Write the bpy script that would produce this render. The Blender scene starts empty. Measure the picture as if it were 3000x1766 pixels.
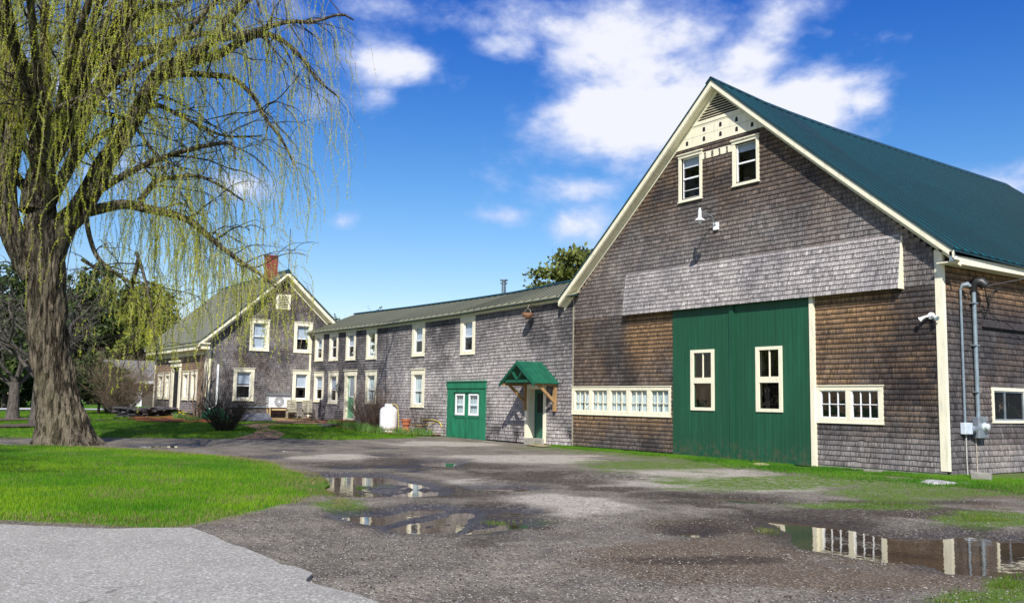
import bpy, bmesh, math, random
import numpy as np
from math import sin, cos, pi, radians
from mathutils import Vector, Matrix
from mathutils.geometry import delaunay_2d_cdt

sc = bpy.context.scene
col = sc.collection
random.seed(7)
RS = np.random.RandomState(11)

# ------------------------------------------------------------------ camera
FPX, YAW, PITCH, ROLL, EYE = 2717.0, 0.9611, 0.10796, 0.01725, 1.75
_fw = np.array([-sin(YAW)*cos(PITCH), cos(YAW)*cos(PITCH), sin(PITCH)])
_r0 = np.array([cos(YAW), sin(YAW), 0.0]); _u0 = np.cross(_r0, _fw)
_rt = cos(ROLL)*_r0 + sin(ROLL)*_u0
_up = -sin(ROLL)*_r0 + cos(ROLL)*_u0
cam_data = bpy.data.cameras.new('camera')
cam = bpy.data.objects.new('camera', cam_data); col.objects.link(cam)
cam.matrix_world = Matrix(((_rt[0], _up[0], -_fw[0], 0), (_rt[1], _up[1], -_fw[1], 0), (_rt[2], _up[2], -_fw[2], EYE), (0, 0, 0, 1)))
cam_data.sensor_width = 36.0; cam_data.lens = 36.0*FPX/3000.0
cam_data.clip_start = 0.1; cam_data.clip_end = 6000
sc.camera = cam

def ray(u, v): return _fw + (u-1500)/FPX*_rt - (v-883)/FPX*_up
def at(u, v, d):                       # a point of the place seen in direction (u, v) of the photo at horizontal distance d
    q = ray(u, v); return np.array([0, 0, EYE]) + q/math.hypot(q[0], q[1])*d

# ------------------------------------------------------------------ light
SUN = np.array([1.25, -1.0, 1.42]); SUN /= np.linalg.norm(SUN)
SUN_EL = math.asin(SUN[2]); SUN_AZ = math.atan2(SUN[0], SUN[1])
ld = bpy.data.lights.new('sun', 'SUN'); ld.energy = 5.0; ld.angle = radians(0.53); ld.color = (1.0, 0.955, 0.88)
lo = bpy.data.objects.new('sun', ld); col.objects.link(lo)
lo.rotation_euler = Vector(SUN).to_track_quat('Z', 'Y').to_euler(); lo.location = (0, 0, 60)
sc.view_settings.view_transform = 'Standard'; sc.view_settings.look = 'None'
sc.view_settings.exposure = 0.35; sc.view_settings.gamma = 1
sc.cycles.max_bounces = 6; sc.cycles.transparent_max_bounces = 8

class NT:
    def __init__(s, tree): s.t = tree; s.n = tree.nodes; s.l = tree.links
    def node(s, typ, **kw):
        n = s.n.new(typ)
        for k, v in kw.items():
            if k == 'inp':
                for a, b in v.items():
                    if hasattr(b, 'is_linked') or isinstance(b, bpy.types.NodeSocket): s.l.new(b, n.inputs[a])
                    else: n.inputs[a].default_value = b
            else: setattr(n, k, v)
        return n
    def math(s, op, a, b=None, c=None, clamp=False):
        n = s.n.new('ShaderNodeMath'); n.operation = op; n.use_clamp = clamp
        for i, x in enumerate((a, b, c)):
            if x is None: continue
            if isinstance(x, bpy.types.NodeSocket): s.l.new(x, n.inputs[i])
            else: n.inputs[i].default_value = x
        return n.outputs[0]
    def vmath(s, op, a, b):
        n = s.n.new('ShaderNodeVectorMath'); n.operation = op
        for i, x in enumerate((a, b)):
            if isinstance(x, bpy.types.NodeSocket): s.l.new(x, n.inputs[i])
            else: n.inputs[i].default_value = x
        return n
    def mix(s, f, a, b, blend='MIX'):
        n = s.n.new('ShaderNodeMix'); n.data_type = 'RGBA'; n.blend_type = blend
        for i, x in ((0, f), (6, a), (7, b)):
            if isinstance(x, bpy.types.NodeSocket): s.l.new(x, n.inputs[i])
            else: n.inputs[i].default_value = x if i == 0 else (x[0], x[1], x[2], 1)
        return n.outputs[2]
    def noise(s, vec, scale, detail=3, rough=0.55, dist=0.0):
        n = s.n.new('ShaderNodeTexNoise'); n.inputs['Scale'].default_value = scale
        n.inputs['Detail'].default_value = detail; n.inputs['Roughness'].default_value = rough; n.inputs['Distortion'].default_value = dist
        if vec is not None: s.l.new(vec, n.inputs['Vector'])
        return n.outputs['Fac']
    def ramp(s, f, a, b, c=0.0, d=1.0, smooth=True):
        n = s.n.new('ShaderNodeMapRange'); n.interpolation_type = 'SMOOTHSTEP' if smooth else 'LINEAR'
        s.l.new(f, n.inputs[0])
        for i, x in ((1, a), (2, b), (3, c), (4, d)): n.inputs[i].default_value = x
        return n.outputs[0]
    def mapping(s, vec, scale=(1, 1, 1), rot=(0, 0, 0), loc=(0, 0, 0)):
        n = s.n.new('ShaderNodeMapping'); s.l.new(vec, n.inputs[0])
        n.inputs['Scale'].default_value = scale; n.inputs['Rotation'].default_value = rot; n.inputs['Location'].default_value = loc
        return n.outputs[0]

world = bpy.data.worlds.new('World'); sc.world = world; world.use_nodes = True
W = NT(world.node_tree); W.n.clear()
sky = W.node('ShaderNodeTexSky', sky_type='NISHITA', sun_disc=False)
sky.sun_elevation = SUN_EL; sky.sun_rotation = SUN_AZ; sky.air_density = 1.0; sky.dust_density = 0.3; sky.ozone_density = 3.0
tc = W.node('ShaderNodeTexCoord'); D = tc.outputs['Generated']
hs = W.node('ShaderNodeHueSaturation', inp={'Saturation': 1.38, 'Value': 1.0, 'Color': sky.outputs[0]})
sepd = W.node('ShaderNodeSeparateXYZ', inp={0: D})
skyc = W.mix(1.0, hs.outputs[0], W.mix(W.ramp(sepd.outputs[2], 0.15, 0.50), (1.62, 1.30, 1.28), (0.80, 0.76, 1.38)), 'MULTIPLY')
dirn = W.vmath('NORMALIZE', D, (0, 0, 0)).outputs[0]
wn = W.noise(W.mapping(dirn, (1, 1, 1.9)), 5.2, 7, 0.56, 0.25)
wn2 = W.noise(W.mapping(dirn, (1, 1, 1.6), loc=(3, 1, 2)), 16, 5, 0.6)
blobs = [  # photo u, v, half sizes, strength
 (1800, 355, 300, 95, 1.12), (1640, 330, 130, 60, .9), (2060, 330, 240, 110, 1.0), (2400, 325, 190, 95, 1.4), (2520, 310, 90, 70, 1.3), (2250, 290, 150, 60, .75),
 (1180, 190, 170, 70, .95), (1290, 230, 170, 75, .68), (1140, 290, 120, 50, .55), (1440, 60, 260, 80, .72), (1480, 130, 150, 70, .72), (1800, 100, 260, 110, .85), (1900, 210, 200, 80, .72), (1800, 30, 150, 60, .7),
 (2200, 190, 100, 90, .82), (2260, 90, 90, 70, .62), (2340, 20, 150, 40, .5), (2660, 100, 110, 45, .55), (2920, 545, 170, 55, .85),
 (1720, 660, 90, 60, .86), (1660, 560, 110, 45, .68), (1450, 635, 110, 30, .55), (1380, 765, 110, 30, .5), (1010, 645, 60, 35, .55), (700, 545, 130, 60, .8), (330, 480, 200, 80, .6), (1160, 30, 120, 40, .5), (200, 200, 200, 90, .5),
 (900, 300, 160, 60, .4)]
acc = None
for (u, v, a, b, st) in blobs:
    c = ray(u, v); c = c/np.linalg.norm(c)
    ex = np.cross(c, [0, 0, 1]); ex /= np.linalg.norm(ex); ey = np.cross(ex, c)
    dx = W.math('MULTIPLY', W.vmath('DOT_PRODUCT', dirn, tuple(ex)).outputs['Value'], FPX/a)
    dy = W.math('MULTIPLY', W.vmath('DOT_PRODUCT', dirn, tuple(ey)).outputs['Value'], FPX/b)
    front = W.math('GREATER_THAN', W.vmath('DOT_PRODUCT', dirn, tuple(c)).outputs['Value'], 0.0)
    e = W.math('ADD', W.math('MULTIPLY', dx, dx), W.math('MULTIPLY', dy, dy))
    g = W.math('MULTIPLY', W.math('MULTIPLY', W.math('EXPONENT', W.math('MULTIPLY', e, -0.75)), st), front)
    acc = g if acc is None else W.math('MAXIMUM', acc, g)
gen = W.math('MULTIPLY', W.ramp(sepd.outputs[2], 0.02, 0.6, 0.25, 0.5), W.ramp(W.vmath('DOT_PRODUCT', dirn, tuple(_fw)).outputs['Value'], 0.7, 0.4))
acc = W.math('MAXIMUM', acc, gen)
nn = W.math('ADD', W.math('MULTIPLY', W.math('SUBTRACT', wn, .5), 2.0), W.math('MULTIPLY', W.math('SUBTRACT', wn2, .5), 0.9))
cl = W.math('SUBTRACT', W.math('ADD', W.math('MULTIPLY', acc, 0.78), nn), 0.33)
cmask = W.ramp(cl, -0.20, 0.48, 0, 0.94)
shade = W.mix(W.ramp(cl, 0.0, 0.5), (5.8, 6.7, 9.6), (8.9, 9.0, 9.7))
skyfin = W.mix(cmask, skyc, shade)
bg = W.node('ShaderNodeBackground', inp={'Color': skyfin, 'Strength': 0.084})
wo = W.node('ShaderNodeOutputWorld'); W.l.new(bg.outputs[0], wo.inputs[0])

# ------------------------------------------------------------------ helpers
def tag(o, label=None, cat=None, group=None, kind=None):
    if label: o['label'] = label
    if cat: o['category'] = cat
    if group: o['group'] = group
    if kind: o['kind'] = kind
    return o
def empty(name, loc, label, cat, group=None):
    o = bpy.data.objects.new(name, None); col.objects.link(o); o.location = loc; o.empty_display_size = .3
    return tag(o, label, cat, group)
def link_mesh(name, me, mat, parent=None):
    me.materials.append(mat)
    o = bpy.data.objects.new(name, me); col.objects.link(o)
    if parent is not None:
        o.parent = parent
        inv = Vector((0, 0, 0)); p = parent
        while p is not None: inv -= p.location; p = p.parent
        o.location = inv
    return o
def np_mesh(name, V, faces=None, tris=None, quads=None, smooth=False, attrs=None):
    me = bpy.data.meshes.new(name)
    V = np.asarray(V, np.float32); me.vertices.add(len(V)); me.vertices.foreach_set('co', V.ravel())
    parts = []; tot = []
    if quads is not None and len(quads): parts.append(np.asarray(quads, np.int32).ravel()); tot.append(np.full(len(quads), 4, np.int32))
    if tris is not None and len(tris): parts.append(np.asarray(tris, np.int32).ravel()); tot.append(np.full(len(tris), 3, np.int32))
    li = np.concatenate(parts); lt = np.concatenate(tot)
    me.loops.add(len(li)); me.loops.foreach_set('vertex_index', li)
    me.polygons.add(len(lt)); me.polygons.foreach_set('loop_start', np.concatenate([[0], np.cumsum(lt)[:-1]]).astype(np.int32))
    me.polygons.foreach_set('loop_total', lt)
    me.polygons.foreach_set('use_smooth', np.full(len(lt), bool(smooth)))
    for k, A in (attrs or {}).items():
        A = np.asarray(A, np.float32)
        if A.ndim == 1: a = me.attributes.new(k, 'FLOAT', 'POINT'); a.data.foreach_set('value', A)
        else:
            if A.shape[1] == 3: A = np.concatenate([A, np.ones((len(A), 1), np.float32)], 1)
            a = me.attributes.new(k, 'FLOAT_COLOR', 'POINT'); a.data.foreach_set('color', A.ravel())
    me.update(calc_edges=True); return me

class Fr:      # a wall's frame: u along it, z up, o outward
    def __init__(s, o, du, n): s.o = np.array(o, float); s.du = np.array(du, float); s.n = np.array(n, float)
    def __call__(s, u, z, out=0.0): return s.o + s.du*u + s.n*out + np.array([0, 0, z])
YF = 22.31; XG = -53.08; YH = 16.03; XS = -12.88
FRONT = Fr((0, YF, 0), (1, 0, 0), (0, -1, 0))
GABLE = Fr((XG, 0, 0), (0, 1, 0), (1, 0, 0))
HFRONT = Fr((0, YH, 0), (1, 0, 0), (0, -1, 0))
SIDE = Fr((XS, 0, 0), (0, 1, 0), (1, 0, 0))
WORLD = Fr((0, 0, 0), (1, 0, 0), (0, 1, 0))

class MB:
    def __init__(s): s.v = []; s.f = []
    def add(s, vs, fs):
        b = len(s.v); s.v += [tuple(map(float, p)) for p in vs]; s.f += [tuple(b+i for i in f) for f in fs]; return s
    def hexa(s, p): return s.add(p, [(0, 1, 2, 3), (7, 6, 5, 4), (0, 4, 5, 1), (1, 5, 6, 2), (2, 6, 7, 3), (3, 7, 4, 0)])
    def box(s, F, u0, u1, z0, z1, o0, o1):
        return s.hexa([F(u0, z0, o0), F(u0, z0, o1), F(u1, z0, o1), F(u1, z0, o0), F(u0, z1, o0), F(u0, z1, o1), F(u1, z1, o1), F(u1, z1, o0)])
    def cube(s, c, sx, sy, sz, rz=0, M=None):
        P = []
        for z in (-1, 1):
            for (x, y) in ((-1, -1), (1, -1), (1, 1), (-1, 1)):
                q = Vector((x*sx/2, y*sy/2, z*sz/2))
                if M is not None: q = M @ q
                q = Vector((q.x*cos(rz)-q.y*sin(rz), q.x*sin(rz)+q.y*cos(rz), q.z))
                P.append((c[0]+q.x, c[1]+q.y, c[2]+q.z))
        return s.add(P, [(3, 2, 1, 0), (4, 5, 6, 7), (0, 1, 5, 4), (1, 2, 6, 5), (2, 3, 7, 6), (3, 0, 4, 7)])
    def bar(s, a, b, w, h, up=(0, 0, 1)):     # rectangular bar from a to b
        a = Vector(a); b = Vector(b); d = (b-a).normalized(); upv = Vector(up)
        x = d.cross(upv)
        if x.length < 1e-4: x = d.cross(Vector((1, 0, 0)))
        x.normalize(); y = x.cross(d)
        P = []
        for p in (a, b):
            for (i, j) in ((-1, -1), (1, -1), (1, 1), (-1, 1)): P.append(p + x*(i*w/2) + y*(j*h/2))
        return s.add(P, [(3, 2, 1, 0), (4, 5, 6, 7), (0, 1, 5, 4), (1, 2, 6, 5), (2, 3, 7, 6), (3, 0, 4, 7)])
    def tube(s, pts, rad, n=8, cap=True):
        pts = [Vector(p) for p in pts]
        if not hasattr(rad, '__len__'): rad = [rad]*len(pts)
        ref = Vector((0.3, 0.2, 1)); rings = []; V = []
        px = None
        for i, p in enumerate(pts):
            t = (pts[min(i+1, len(pts)-1)] - pts[max(i-1, 0)]).normalized()
            x = (t.cross(ref) if px is None else px - t*px.dot(t))
            if x.length < 1e-4: x = t.cross(Vector((1, 0, 0)))
            x.normalize(); px = x; y = t.cross(x)
            for k in range(n):
                a = 2*pi*k/n; V.append(p + (x*cos(a) + y*sin(a))*rad[i])
        F = []
        for i in range(len(pts)-1):
            for k in range(n):
                F.append((i*n+k, i*n+(k+1) % n, (i+1)*n+(k+1) % n, (i+1)*n+k))
        if cap: F.append(tuple(range(n-1, -1, -1))); F.append(tuple((len(pts)-1)*n+k for k in range(n)))
        return s.add(V, F)
    def lathe(s, c, prof, n=24, axis='Z'):
        V = []; F = []
        for (r, z) in prof:
            for k in range(n):
                a = 2*pi*k/n
                q = (r*cos(a), r*sin(a), z)
                if axis == 'Y': q = (q[0], -q[2], q[1])
                if axis == 'X': q = (q[2], q[0], q[1])
                V.append((c[0]+q[0], c[1]+q[1], c[2]+q[2]))
        for i in range(len(prof)-1):
            for k in range(n): F.append((i*n+k, i*n+(k+1) % n, (i+1)*n+(k+1) % n, (i+1)*n+k))
        F.append(tuple(range(n-1, -1, -1))); F.append(tuple((len(prof)-1)*n+k for k in range(n)))
        return s.add(V, F)
    def poly(s, F, pts, o0, o1):      # extruded outline in a wall frame
        n = len(pts); A = [F(u, z, o0) for u, z in pts]; B = [F(u, z, o1) for u, z in pts]
        fs = [tuple(range(n-1, -1, -1)), tuple(range(n, 2*n))] + [(i, (i+1) % n, n+(i+1) % n, n+i) for i in range(n)]
        return s.add(A+B, fs)
    def build(s, name, mat, parent=None, smooth=False, bevel=0.0):
        me = bpy.data.meshes.new(name); me.from_pydata(s.v, [], s.f); me.update()
        bm = bmesh.new(); bm.from_mesh(me); bmesh.ops.recalc_face_normals(bm, faces=bm.faces)
        if bevel: bmesh.ops.bevel(bm, geom=bm.edges[:], offset=bevel, segments=1, affect='EDGES')
        bm.to_mesh(me); bm.free()
        if smooth:
            for p in me.polygons: p.use_smooth = True
            try: me.set_sharp_from_angle(angle=radians(40))
            except Exception: pass
        return link_mesh(name, me, mat, parent)

def mat(name):
    m = bpy.data.materials.new(name); m.use_nodes = True; t = NT(m.node_tree)
    p = t.n['Principled BSDF']; return m, t, p
def bump(t, p, h, dist, strength=1.0):
    b = t.node('ShaderNodeBump', inp={'Strength': strength, 'Distance': dist, 'Height': h}); t.l.new(b.outputs[0], p.inputs['Normal'])
def setc(t, p, c): t.l.new(c, p.inputs['Base Color']) if isinstance(c, bpy.types.NodeSocket) else setattr(p.inputs['Base Color'], 'default_value', (c[0], c[1], c[2], 1))
def objc(t): return t.node('ShaderNodeTexCoord').outputs['Object']
def simple(name, c, rough=.6, metal=0, var=.15, scale=6, stretch=(1, 1, 1), bmp=0.0, c2=None, lo=.35, hi=.7, spec=.5):
    m, t, p = mat(name); o = objc(t); n = t.noise(t.mapping(o, stretch), scale, 5, .6)
    c2 = c2 or tuple(x*(1-var*1.6) for x in c)
    cc = t.mix(t.ramp(n, lo, hi), c, c2); setc(t, p, cc)
    p.inputs['Roughness'].default_value = rough; p.inputs['Metallic'].default_value = metal; p.inputs['Specular IOR Level'].default_value = spec
    if bmp: bump(t, p, n, bmp)
    return m

# ---- noise for shapes
def _h(ix, iy, s):
    n = (ix.astype(np.int64)*374761393 + iy.astype(np.int64)*668265263 + s*1442695041) & 0x7fffffff
    n = ((n ^ (n >> 13))*1274126177) & 0x7fffffff
    return ((n ^ (n >> 16)) & 0xffff)/65535.0
def vn(x, y, s=0):
    x = np.asarray(x, float); y = np.asarray(y, float); ix = np.floor(x); iy = np.floor(y); fx = x-ix; fy = y-iy
    fx = fx*fx*(3-2*fx); fy = fy*fy*(3-2*fy)
    a = _h(ix, iy, s); b = _h(ix+1, iy, s); c = _h(ix, iy+1, s); d = _h(ix+1, iy+1, s)
    return (a*(1-fx)+b*fx)*(1-fy) + (c*(1-fx)+d*fx)*fy
def fbm(x, y, s=0, o=4):
    r = 0; a = .5; t = 0
    for k in range(o): r = r + a*vn(np.asarray(x)*2**k, np.asarray(y)*2**k, s+k*17); t += a; a *= .5
    return r/t
def sm(a, b, x): t = np.clip((np.asarray(x, float)-a)/(b-a), 0, 1); return t*t*(3-2*t)

# ------------------------------------------------------------------ terrain
def base(x, y):
    x = np.asarray(x, float); y = np.asarray(y, float)
    b = np.interp(x, [-140, -90, -66, -53, -45, -40, -37, -33, -27, -17, -12.9, 0], [.4, .6, .62, .50, .30, .18, .12, .08, .09, .07, .09, .08])
    w = .35 + .65*sm(4, 14, y)
    z = .05 + (b-.05)*w
    z = z + .22*sm(-50, -58, x)*sm(14, 18, y)
    rd = sm(-14.5, -13, x)*sm(4.2, 3.2, y)                       # under the road
    return z*(1-rd) + .07*rd
def ong(u, v, up=0.0):
    z = .1
    for _ in range(14):
        d = ray(u, v); p = np.array([0, 0, EYE]) + d*(z-EYE)/d[2]; z = .5*z + .5*(float(base(p[0], p[1]))+up)
    return p
def onY(u, v, Y): d = ray(u, v); return np.array([0, 0, EYE]) + d*Y/d[1]
def sdf(P, poly):
    P = np.asarray(P, float); poly = np.asarray(poly, float); n = len(poly)
    d = np.full(len(P), 1e9); ins = np.zeros(len(P), bool)
    for i in range(n):
        a = poly[i]; b = poly[(i+1) % n]; e = b-a; w = P-a
        t = np.clip((w@e)/max(e@e, 1e-12), 0, 1); q = w - t[:, None]*e
        d = np.minimum(d, (q**2).sum(1))
        c = ((a[1] > P[:, 1]) != (b[1] > P[:, 1]))
        with np.errstate(divide='ignore', invalid='ignore'): xi = (b[0]-a[0])*(P[:, 1]-a[1])/(b[1]-a[1]) + a[0]
        ins ^= c & (P[:, 0] < xi)
    return np.where(ins, -1, 1)*np.sqrt(d)
def refine(poly, step, jit=0.0, closed=True, seed=0):
    out = []; n = len(poly); r = random.Random(seed)
    for i in range(n if closed else n-1):
        a = np.array(poly[i][:2], float); b = np.array(poly[(i+1) % n][:2], float); L = np.linalg.norm(b-a); k = max(1, int(L/step))
        t = (b-a)/max(L, 1e-6); nr = np.array([-t[1], t[0]])
        for j in range(k):
            q = a + (b-a)*j/k
            out.append(q + nr*jit*2*(fbm(q[0]*1.7+seed, q[1]*1.7, 5, 4)-.5))
    return out
def drape(poly, spacing, up, zf=None):
    P = [Vector((float(q[0]), float(q[1]))) for q in poly]; n = len(P)
    A = np.array([[p.x, p.y] for p in P]); lo_, hi_ = A.min(0), A.max(0)
    gx, gy = np.meshgrid(np.arange(lo_[0], hi_[0], spacing), np.arange(lo_[1], hi_[1], spacing)); G = np.stack([gx.ravel(), gy.ravel()], 1)
    G = G + (RS.rand(*G.shape)-.5)*spacing*.4
    if len(G): G = G[sdf(G, A) < -spacing*.4]
    pts = P + [Vector((float(a), float(b))) for a, b in G]
    co, ed, fa, *_ = delaunay_2d_cdt(pts, [(i, (i+1) % n) for i in range(n)], [], 1, 1e-5)
    co = np.array([[c.x, c.y] for c in co]); fa = [tuple(f) for f in fa if len(f) == 3]
    cen = np.array([[co[list(f)].mean(0)] for f in fa])[:, 0]
    keep = sdf(cen, A) < 0; fa = [f if np.cross(co[f[1]]-co[f[0]], co[f[2]]-co[f[0]]) > 0 else f[::-1] for f, k in zip(fa, keep) if k]
    z = (zf or base)(co[:, 0], co[:, 1]) + up
    return np.column_stack([co, z]), fa

def CP(lst, ox, oy, s): return [(ox+x/s, oy+y/s) for x, y in lst]
pud = []      # outline in the photo, converted to the ground it lies on
Q1 = lambda l: CP(l, 900, 1300, 3.6); Q2 = lambda l: CP(l, 2100, 1350, 2.8); Q3 = lambda l: CP(l, 1500, 1200, 1.68); Q4 = lambda l: CP(l, 400, 1150, 2.8)
pud.append(Q1([(120, 440), (170, 350), (210, 308), (480, 300), (700, 308), (850, 325), (1000, 368), (1200, 400), (1360, 460), (1390, 520), (1100, 535), (880, 533), (700, 535), (400, 530), (200, 512), (130, 480)]))
pud.append(Q1([(360, 742), (480, 715), (850, 710), (1060, 672), (1200, 640), (1380, 640), (1480, 665), (1300, 690), (1100, 730), (900, 790), (760, 820), (640, 800), (480, 772)]))
pud.append(Q1([(850, 855), (1060, 790), (1250, 775), (1420, 730), (1560, 690), (1690, 665), (1740, 700), (1700, 800), (1620, 880), (1500, 890), (1400, 892), (1200, 906), (1000, 892)]))
pud.append(Q1([(1640, 905), (1750, 850), (1950, 825), (2070, 778), (2240, 782), (2330, 830), (2160, 850), (1950, 870), (1850, 895)]))
pud.append(Q1([(1730, 440), (1880, 428), (2300, 430), (2440, 455), (2200, 474), (2050, 476), (1850, 466)]))
pud.append(Q1([(1170, 182), (1300, 160), (1480, 152), (1610, 155), (1560, 200), (1500, 230), (1300, 215)]))
pud.append(Q1([(960, 225), (1250, 212), (1220, 240), (980, 244)]))
pud.append(Q1([(760, 106), (850, 100), (945, 108), (860, 124), (765, 120)]))
pud.append(Q1([(380, 232), (495, 232), (495, 253), (385, 253)]))
pud.append(Q1([(790, 232), (850, 228), (890, 238), (800, 243)]))
pud.append(Q1([(750, 38), (835, 40), (830, 50), (770, 50)]))
pud.append(Q1([(1060, 268), (1140, 268), (1150, 284), (1080, 286)]))
pud.append(Q2([(400, 438), (620, 462), (800, 478), (1000, 500), (1300, 560), (1600, 598), (1850, 590), (2080, 555), (2300, 600), (2500, 600), (2600, 700), (2600, 860), (2400, 905), (2100, 885), (1900, 872), (1700, 805), (1400, 782), (1100, 742), (900, 708), (760, 690), (620, 640), (600, 560), (430, 470)]))
pud.append(Q2([(-290, 275), (-100, 262), (180, 266), (380, 288), (490, 325), (250, 325), (0, 300), (-180, 290)]))
0 and pud.append(Q3([(600, 406), (720, 432), (850, 455), (990, 477), (990, 488), (850, 468), (700, 441), (600, 424)]))
patches_extra = [('mud', 1200+13*k, 1352+1.9*k+4*sin(k*.5), 26, 5) for k in range(0, 96, 2)]+[('mud', 980+16*k, 1478+1.8*k, 30, 5) for k in range(0, 40, 2)]+[('brown', 2300, 1600, 500, 60), ('mud', 2100, 1640, 200, 12), ('mud', 2650, 1470, 300, 10)]+[('mud', 1790, 1433, 130, 7), ('mud', 1900, 1448, 100, 7), ('mud', 2020, 1470, 120, 8)]
pud.append(Q3([(825, 585), (905, 583), (908, 602), (840, 600)]))
pud.append(Q3([(-70, 485), (-20, 478), (50, 484), (60, 496), (0, 500), (-60, 497)]))
pud.append(Q4([(-20, 430), (120, 422), (300, 420), (480, 428), (460, 440), (300, 446), (60, 446), (-20, 442)]))
pud.append(Q4([(905, 522), (1080, 512), (1125, 520), (1110, 533), (930, 530)]))
pud.append(Q4([(1195, 466), (1300, 466), (1395, 476), (1300, 481), (1200, 478)]))
islands = [Q1([(640, 470), (690, 400), (900, 375), (1090, 420), (1060, 490), (850, 525), (720, 510)]), Q1([(505, 480), (540, 410), (600, 430), (610, 490), (560, 505)]), Q1([(1080, 440), (1180, 438), (1310, 452), (1310, 470), (1150, 462), (1080, 455)]),
           Q1([(1240, 800), (1500, 790), (1500, 815), (1260, 830)])]
PUD = []
for pl in pud:
    w = np.array([ong(u, v)[:2] for u, v in pl]); c = w.mean(0)
    lvl = 0.0 if c[0] > -28 else float(base(c[0], c[1])) - .035
    PUD.append((np.array(refine(w, .12, .05)), lvl))
ISL = [np.array([ong(u, v)[:2] for u, v in pl]) for pl in islands]
# soft patches on the drive: (photo u, v, half width, half height, kind)
patches = [('mud', 1250, 1362, 330, 14), ('mud', 1600, 1395, 260, 18), ('mud', 1150, 1350, 120, 12), ('mud', 1430, 1500, 130, 45), ('mud', 1240, 1525, 200, 14), ('mud', 1330, 1440, 160, 20), ('mud', 2250, 1530, 330, 30), ('mud', 2550, 1500, 380, 22),
           ('mud', 1700, 1410, 120, 10), ('mud', 1950, 1450, 200, 10), ('brown', 2000, 1545, 160, 35), ('brown', 2440, 1725, 60, 14), ('brown', 2550, 1700, 500, 40), ('brown', 2100, 1660, 300, 40), ('brown', 2880, 1440, 130, 22), ('brown', 2750, 1640, 300, 40),
           ('light', 2050, 1395, 300, 28), ('light', 1500, 1345, 250, 14), ('light', 1650, 1470, 200, 25), ('light', 1000, 1338, 130, 9), ('light', 1300, 1300, 140, 8), ('light', 2300, 1420, 200, 20), ('light', 1400, 1410, 100, 14),
           ('moss', 2350, 1410, 330, 22), ('moss', 2650, 1432, 260, 30), ('moss', 2900, 1520, 160, 26), ('moss', 1950, 1362, 260, 14), ('moss', 2965, 1715, 80, 34), ('moss', 2850, 1750, 170, 24), ('moss', 2250, 1550, 40, 10), ('moss', 1540, 1525, 70, 10), ('moss', 2520, 1480, 260, 12), ('moss', 1000, 1480, 80, 20)]

patches += patches_extra
GA = np.radians(np.arange(-58, 64, .16)); 
GR = np.exp(np.arange(math.log(1.2), math.log(85), .0065))
gr, ga = np.meshgrid(GR, GA, indexing='ij')
hd = YAW - ga          # ga positive = to the right
GX = (-np.sin(hd)*gr).ravel(); GY = (np.cos(hd)*gr).ravel()
GZ = base(GX, GY); P2 = np.stack([GX, GY], 1)
GZ = GZ + (fbm(GX*.5, GY*.5, 3, 3)-.5)*.035*sm(1.5, 4, gr.ravel()) + (fbm(GX*3.1, GY*3.1, 9, 3)-.5)*.016
rdm = sm(-14.5, -13, GX)*sm(4.4, 3.4, GY); GZ = GZ*(1-rdm) + .06*rdm; GZ0 = GZ.copy()
wet = np.zeros(len(GX)); depth = np.zeros(len(GX))
for (pl, lvl) in PUD:
    lo_, hi_ = pl.min(0)-1.6, pl.max(0)+1.6
    m = np.where((GX > lo_[0]) & (GX < hi_[0]) & (GY > lo_[1]) & (GY < hi_[1]))[0]
    if not len(m): continue
    d = sdf(P2[m], pl) + (fbm(GX[m]*2.3, GY[m]*2.3, 21, 4)-.5)*.18
    bowl = lvl + np.clip(d*.13, -.045, .06)
    k = sm(.0, .55, d); GZ[m] = np.minimum(GZ[m], np.where(d < 0, bowl, bowl*(1-k) + np.maximum(GZ0[m], lvl+.012)*k))
    wet[m] = np.maximum(wet[m], 1-sm(.05, .75, d))
for pl in ISL:
    lo_, hi_ = pl.min(0)-1, pl.max(0)+1
    m = np.where((GX > lo_[0]) & (GX < hi_[0]) & (GY > lo_[1]) & (GY < hi_[1]))[0]
    d = sdf(P2[m], pl) + (fbm(GX[m]*6, GY[m]*6, 4, 3)-.5)*.5
    GZ[m] += .075*(1-sm(-.3, .12, d)); wet[m] = np.maximum(wet[m], .9*(1-sm(-.1, .3, d)))
MK = {k: np.zeros(len(GX)) for k in ('mud', 'brown', 'light', 'moss')}
q = np.stack([GX, GY, GZ-EYE], 1); zc = q@_fw
with np.errstate(divide='ignore', invalid='ignore'):
    PU = 1500 + FPX*(q@_rt)/zc; PV = 883 - FPX*(q@_up)/zc
inview = zc > .5
wob = fbm(GX*.9, GY*.9, 33, 4)-.5; wob2 = fbm(GX*4, GY*4, 35, 3)-.5
for (k, u, v, a, b) in patches:
    c = ong(u, v)[:2]; r_ = ong(u+a, v)[:2]-c; f_ = ong(u, v-b)[:2]-c      # ellipse on the ground
    M = np.linalg.inv(np.array([r_, f_]).T); e = (P2-c)@M.T
    g = np.exp(-np.minimum((e**2).sum(1), 30)*.8)
    MK[k] = np.maximum(MK[k], g)
for k in MK: MK[k] = sm(.30, .70, MK[k]*1.0 + wob*.9 + wob2*.35)*(MK[k] > .05)
wall_moss = sm(3.6, .5, YF - GY + wob*1.6)*sm(-30, -27, GX)*(GX < -8)*(GY < YF+4); MK['moss'] = np.maximum(MK['moss'], wall_moss)
right_soil = sm(-12.0, -10, GX)*sm(13, 16, GY); MK['brown'] = np.maximum(MK['brown'], right_soil*sm(.4, .6, wob+.5)); 
nr, na = gr.shape; I = np.arange(nr*na).reshape(nr, na)
quads = np.stack([I[:-1, :-1], I[:-1, 1:], I[1:, 1:], I[1:, :-1]], -1).reshape(-1, 4)
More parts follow.
